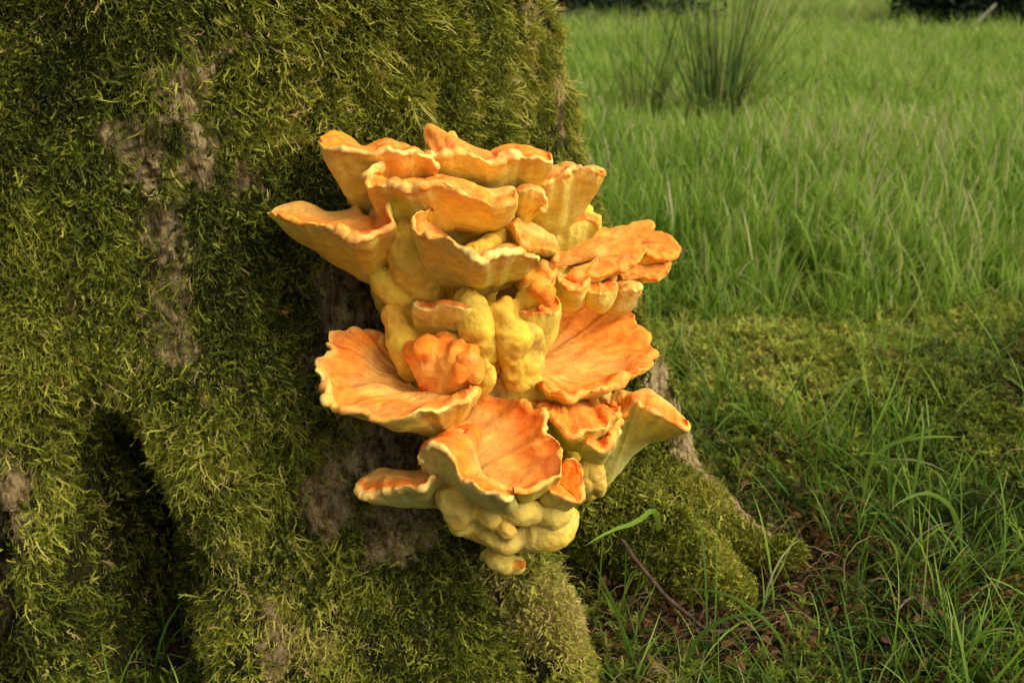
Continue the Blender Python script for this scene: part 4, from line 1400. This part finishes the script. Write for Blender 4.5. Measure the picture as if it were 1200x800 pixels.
# ------------------------------------------------------------------ twigs and single leaves
def tube(path, radii, m=8, seed=0, knots=.25):
    Q = resample(np.concatenate([np.asarray(path, float), np.asarray(radii, float)[:, None]], -1), 26)
    C3, rad = Q[:, :3], Q[:, 3]
    C3 = C3 + .0025 * np.stack([vnoise(C3, 30, seed + s) for s in range(3)], -1)
    tg = norm(np.gradient(C3, axis=0))
    s1 = norm(np.cross(tg, [.2, .1, 1.0]))
    s2 = np.cross(tg, s1)
    an = np.linspace(0, 2 * math.pi, m, endpoint=False)
    rad = rad * (1 + knots * vnoise(C3, 90, seed + 5))
    rad[0] *= .3
    rad[-1] *= .2
    G = C3[:, None] + rad[:, None, None] * (np.cos(an)[None, :, None] * s1[:, None] + np.sin(an)[None, :, None] * s2[:, None])
    n = len(C3)
    Fc = grid_faces(n, m)
    I = np.arange(n - 1)
    return G.reshape(-1, 3), np.concatenate([Fc, np.stack([I * m + m - 1, (I + 1) * m + m - 1, (I + 1) * m, I * m], -1)])


def twig(px, rad, mat, label, side=None, lifts=None):
    lifts = lifts or [.012] * len(px)
    pts = np.array([place(*q) if len(q) == 3 else gpt(q[0], q[1], l) for q, l in zip(px, lifts)])
    base = pts[0].copy()
    V, Fc = tube(pts - base, np.linspace(rad, rad * .55, len(pts)), seed=int(px[0][0]))
    o = empty('twig', base, label=label, category='twig', group='fallen twigs by the root')
    link('stem', mesh_np('stem', V, Fc, mat), o)
    if side:
        for sp in side:
            q = np.array([gpt(a, b, l) for a, b, l in sp]) - base
            V, Fc = tube(q, np.linspace(rad * .6, rad * .3, len(q)), seed=3)
            link('side_shoot', mesh_np('side_shoot', V, Fc, mat), o)


twig([(728, 630, 1.37), (755, 668, 1.34), (790, 706, 1.31), (830, 738, 1.29), (880, 748), (925, 758)], .0036, M['twigdark'], 'long dark bent twig leaning down from the moss between two roots', [[(834, 740, .02), (815, 752, .02), (785, 760, .012)]], [.075, .055, .03, .02, .018, .014])
twig([(738, 750), (770, 757), (800, 752), (835, 742)], .0028, M['twigdark'], 'short dark twig lying across the leaf litter under the long twig')
twig([(910, 596), (928, 603), (946, 612)], .0035, M['twigpale'], 'short grey stick lying at the toe of the right root')
twig([(1066, 678), (1078, 705), (1100, 737)], .005, M['twigpale'], 'thick pale broken stick in dark grass away from the root', [[(1078, 705, .012), (1062, 712, .012), (1050, 722, .01)]])
twig([(985, 640), (1002, 668), (1030, 700)], .0035, M['twigdark'], 'thin dark twig lying between leaf litter and pale stick')
twig([(845, 715), (870, 738), (905, 748)], .0024, M['twigpale'], 'thin pale twig crossing the end of the long dark twig')
twig([(1072, 452), (1085, 470), (1052, 480)], .0022, M['twigpale'], 'tiny pale stalk bent over the bright moss bank')
twig([(668, 757), (690, 752), (714, 749)], .0016, M['twigpale'], 'thin straw coloured stalk beside the narrow middle root')


def leaf_mesh(seed, L, W, mat, curl=.35, lobed=True):
    r = np.random.default_rng(seed)
    n, m = 13, 7
    u = np.linspace(0, 1, n)
    wv = np.sin(np.pi * u ** .8) ** .8
    if lobed:
        wv = wv * (.72 + .28 * np.abs(np.sin(u * math.pi * 3.5)))
    v = np.linspace(-1, 1, m)
    U, V_ = np.meshgrid(u, v, indexing='ij')
    X = (U - .1) * L
    Y = V_ * wv[:, None] * W
    Zz = curl * W * (V_ ** 2) * wv[:, None] + curl * .8 * L * (U - .4) ** 2 + .08 * L * np.sin(U * 7 + V_ * 3 + seed)
    top = np.stack([X, Y, Zz], -1).reshape(-1, 3)
    nv = len(top)
    bot = top - np.array([0, 0, .0005])
    f = grid_faces(n, m)
    V = np.concatenate([top, bot])
    return mesh_np('leaf', V, np.concatenate([f, f[:, ::-1] + nv]), mat)


def leaf(px, py, L, W, mat, label, rot=(0, 0, 0), seed=1, group=None, lift=.010, at=None, curl=.35, lobed=True):
    o = link('fallen_leaf', leaf_mesh(seed, L, W, mat, curl, lobed), None, label=label, category='leaf')
    o.location = at if at is not None else gpt(px, py, lift)
    o.rotation_euler = rot
    if group:
        o['group'] = group


th = trunk_hit(326, 366)
leaf(326, 366, .026, .0035, M['leaforange'], 'small narrow orange leaf caught flat in the trunk moss', (math.radians(75), math.radians(-14), .1), 4, None, 0, at=place(318, 370, th - .028), lobed=False)
leaf(690, 672, .042, .009, M['leafred'], 'dark red brown curled leaf against the moss under the fungus', (.9, -.5, .9), 5, None, .02)
leaf(735, 742, .040, .014, M['leafbrown'], 'tan lobed leaf lying in litter beside the short dark twig', (.3, .1, .3), 6)
leaf(722, 768, .036, .012, M['leafbrown'], 'brown lobed leaf lying below the tan leaf', (.2, -.2, 2.0), 7)
leaf(868, 642, .030, .012, M['leaforange'], 'pale orange crumpled leaf tucked between the two lobes of the right root', (.5, .2, 1.2), 8, curl=.6)
GR = 'brown leaves strewn in the litter'
lspots = [(880, 700), (905, 660), (930, 640), (958, 655), (940, 700), (972, 712), (1000, 690), (985, 735), (920, 735), (895, 770), (950, 770), (1020, 640), (1030, 760), (790, 745), (810, 770), (770, 700), (705, 700), (690, 725), (860, 690), (915, 715), (1070, 660), (1175, 705), (1000, 590), (1080, 770), (965, 610), (1135, 440), (800, 640), (1010, 560), (660, 740), (745, 690)]
lm = [leaf_mesh(60 + i, .024, .006, M['leafbrown'] if i % 2 else M['leafred'], .5) for i in range(5)]
for i, (lx, ly) in enumerate(lspots):
    o = link('fallen_leaf', lm[i % 5], None, label='small curled brown leaf strewn in the litter and moss', category='leaf', group=GR)
    o.location = gpt(lx, ly, .016)
    o.rotation_euler = (rng.normal(0, .5), rng.normal(0, .5), rng.uniform(0, 6.28))
    o.scale = [rng.uniform(.6, 1.2)] * 3


# ------------------------------------------------------------------ single big blades close to the lens
def big_blade(base_px, pts, wid, label, tintv):
    b = gpt(*base_px)
    Q = resample(np.array([b] + [place(a, c, t) for a, c, t in pts]) - b, 16)
    tg = norm(np.gradient(Q, axis=0))
    side = norm(np.cross(tg, np.array([0, 1.0, -.5])))
    wv = wid * np.sin(np.pi * np.linspace(.12, 1, 16)) ** .7
    fold = norm(np.cross(side, tg)) * .25
    G = np.stack([Q - side * wv[:, None] + fold * wv[:, None], Q, Q + side * wv[:, None] + fold * wv[:, None]], 1)
    me = mesh_np('grass_blade', G.reshape(-1, 3), grid_faces(16, 3), M['blade'], True, {'v': ('FLOAT', np.full(48, tintv)), 'v2': ('FLOAT', np.zeros(48))})
    o = link('grass_blade', me, None, label=label, category='grass blade', group='single long blades near the root')
    o.location = b


M['blade'] = foliage_mat('blade', [(0.0, (0.045, 0.100, 0.010)), (1.0, (0.22, 0.33, 0.04))], .5, .5, .18, 'GEOMETRY', 'v2')
big_blade((775, 640), [(768, 600, 1.25), (745, 612, 1.16), (715, 622, 1.10), (684, 640, 1.06)], .0042, 'broad green blade bent over in front of the mossy root beneath the fungus', .95)
big_blade((742, 790), [(735, 760, 1.22), (722, 715, 1.17), (706, 680, 1.13), (694, 655, 1.12)], .0025, 'slim upright blade standing in the litter below the fungus', .35)
big_blade((800, 795), [(815, 752, 1.2), (850, 725, 1.17), (890, 718, 1.16), (905, 716, 1.16)], .0028, 'broad blade arching across the end of the long twig', .35)
big_blade((935, 790), [(905, 735, 1.22), (860, 700, 1.22), (820, 690, 1.24), (790, 690, 1.27)], .0022, 'long thin blade arching over litter in front of the root lobe', .45)
big_blade((1010, 600), [(1020, 545, 1.5), (1045, 520, 1.47), (1085, 512, 1.45), (1130, 512, 1.45)], .0035, 'pale long blade bending flat over the dark moss', .9)
big_blade((1062, 640), [(1068, 590, 1.45), (1076, 545, 1.42), (1082, 500, 1.42), (1078, 470, 1.44)], .0032, 'tall upright blade standing among tufts beyond the right root', .6)
big_blade((1130, 650), [(1118, 600, 1.45), (1090, 578, 1.40), (1060, 585, 1.38), (1040, 600, 1.37)], .0035, 'drooping blade arching back towards the root', .6)

# ------------------------------------------------------------------ rush clumps in the meadow
def rush(px, py, count, hmax, lean, dead, label, seed):
    r = np.random.default_rng(seed)
    b = gpt(px, py)
    o = empty('rush_clump', b, label=label, category='rushes', group='rush clumps in the meadow')
    for nm, cnt, mat, hm in (('green_stems', count, M['rush'], hmax), ('dead_stems', dead, M['rushdead'], hmax * .62)):
        rb = Ribbons()
        for i in range(cnt):
            az = r.uniform(0, 6.28)
            hdir = np.array([math.cos(az), math.sin(az), 0])
            th = abs(r.normal(0, lean))
            h = hm * r.uniform(.45, 1.0)
            p = hdir * r.uniform(0, .11) + np.array([0, 0, -.02])
            P = [p]
            for j in range(5):
                p = p + (hdir * math.sin(th) + np.array([0, 0, math.cos(th)])) * h / 5
                P.append(p)
                th += r.uniform(0, .08) * (6 if nm == 'dead_stems' and j > 1 else (9 if i % 9 == 0 and j == 2 else 1))
            P = np.array(P)
            tv = np.linspace(0, 1, 6) * .5 + r.uniform(0, .5)
            wv = np.array([1, 1, .95, .85, .65, .15])[:, None] * r.uniform(.0011, .0021)
            rb.strip(P, np.array([1.0, 0, 0]) * wv, tv)
            rb.strip(P, np.array([0, 1.0, 0]) * wv, tv)
        me = rb.mesh(nm, mat, 'v2')
        link(nm, me, o)


rush(838, 164, 135, 1.12, .40, 42, 'large dark green fan of rushes in the meadow', 21)
rush(752, 160, 36, .98, .24, 34, 'thinner rush clump with many brown dead stems beside the large fan', 22)


# ------------------------------------------------------------------ dark shrubs at the far edge of the meadow
def shrub(cx, cy, rx, ry, h, label, seed, branches=()):
    r = np.random.default_rng(seed)
    o = empty('shrub', (cx, cy, float(ground_z(cx, cy))), label=label, category='shrub', group='dark shrubs beyond the meadow')
    tvs, tfs, nn_ = [], [], 0
    for i in range(9):
        az = r.uniform(0, 6.28)
        e = np.array([math.cos(az) * rx * .75, math.sin(az) * ry * .75, h * r.uniform(.4, .85)])
        st = np.array([r.normal(0, .12), r.normal(0, .12), -.05])
        V, Fc = tube([st, st * .5 + e * .4 + np.array([0, 0, .15]), e], [.05, .035, .012], 7, seed + i)
        tvs.append(V)
        tfs.append(Fc + nn_)
        nn_ += len(V)
    link('limbs', mesh_np('limbs', np.concatenate(tvs), np.concatenate(tfs), M['twigdark']), o)
    n = 14000
    q = r.normal(0, 1, (n, 3))
    q = norm(q) * (r.random((n, 1)) ** .45)
    q[:, 2] = np.abs(q[:, 2])
    lump = 1 + .25 * fbm(q * 1.7, 2.2, 3, seed)
    C = q * np.array([rx, ry, h]) * lump[:, None]
    C[:, 2] += .02
    d1 = norm(r.normal(0, 1, (n, 3)))
    d2 = norm(np.cross(d1, r.normal(0, 1, (n, 3))))
    s = r.uniform(.03, .065, (n, 1))
    V = np.stack([C - d1 * s, C + d2 * s * .45, C + d1 * s, C - d2 * s * .45], 1)
    F4 = np.arange(4 * n).reshape(n, 4)
    link('crown', mesh_np('crown', V.reshape(-1, 3), F4, M['bushleaf'], False, {'v2': ('FLOAT', np.repeat(np.clip(r.normal(.4, .25, n), 0, 1), 4))}), o)
    for b in branches:
        q = np.array(b) - np.array(o.location)
        V, Fc = tube(q[:, :3], np.linspace(.035, .018, len(q)), 7, seed + 77)
        link('bare_branch', mesh_np('bare_branch', V, Fc, M['branch']), o)


a = gpt(1150, 46)
shrub(a[0] + .55, a[1] + 1.0, 1.20, 1.0, 1.7, 'dark low shrub with bare pale branches at the right end of the meadow', 31,
      [[gpt(1118, 46) + np.array([0, -.05, .02]), gpt(1125, 46) + np.array([.1, 0, .12]), gpt(1135, 46) + np.array([.25, .05, .35])],
       [gpt(1075, 34) + np.array([0, -.2, .10]), gpt(1100, 34) + np.array([0, -.2, .20]), gpt(1120, 34) + np.array([0, -.1, .33]), gpt(1140, 34) + np.array([0, 0, .5])]])
a = gpt(715, 36)
shrub(a[0] - .3, a[1] + 1.3, 1.7, 1.2, 1.8, 'dark shrub standing behind the trunk and the thinner rush clump', 32)
shrub(a[0] - 2.9, a[1] + 2.0, 1.8, 1.2, 1.9, 'dark shrub mostly hidden behind the trunk', 33)
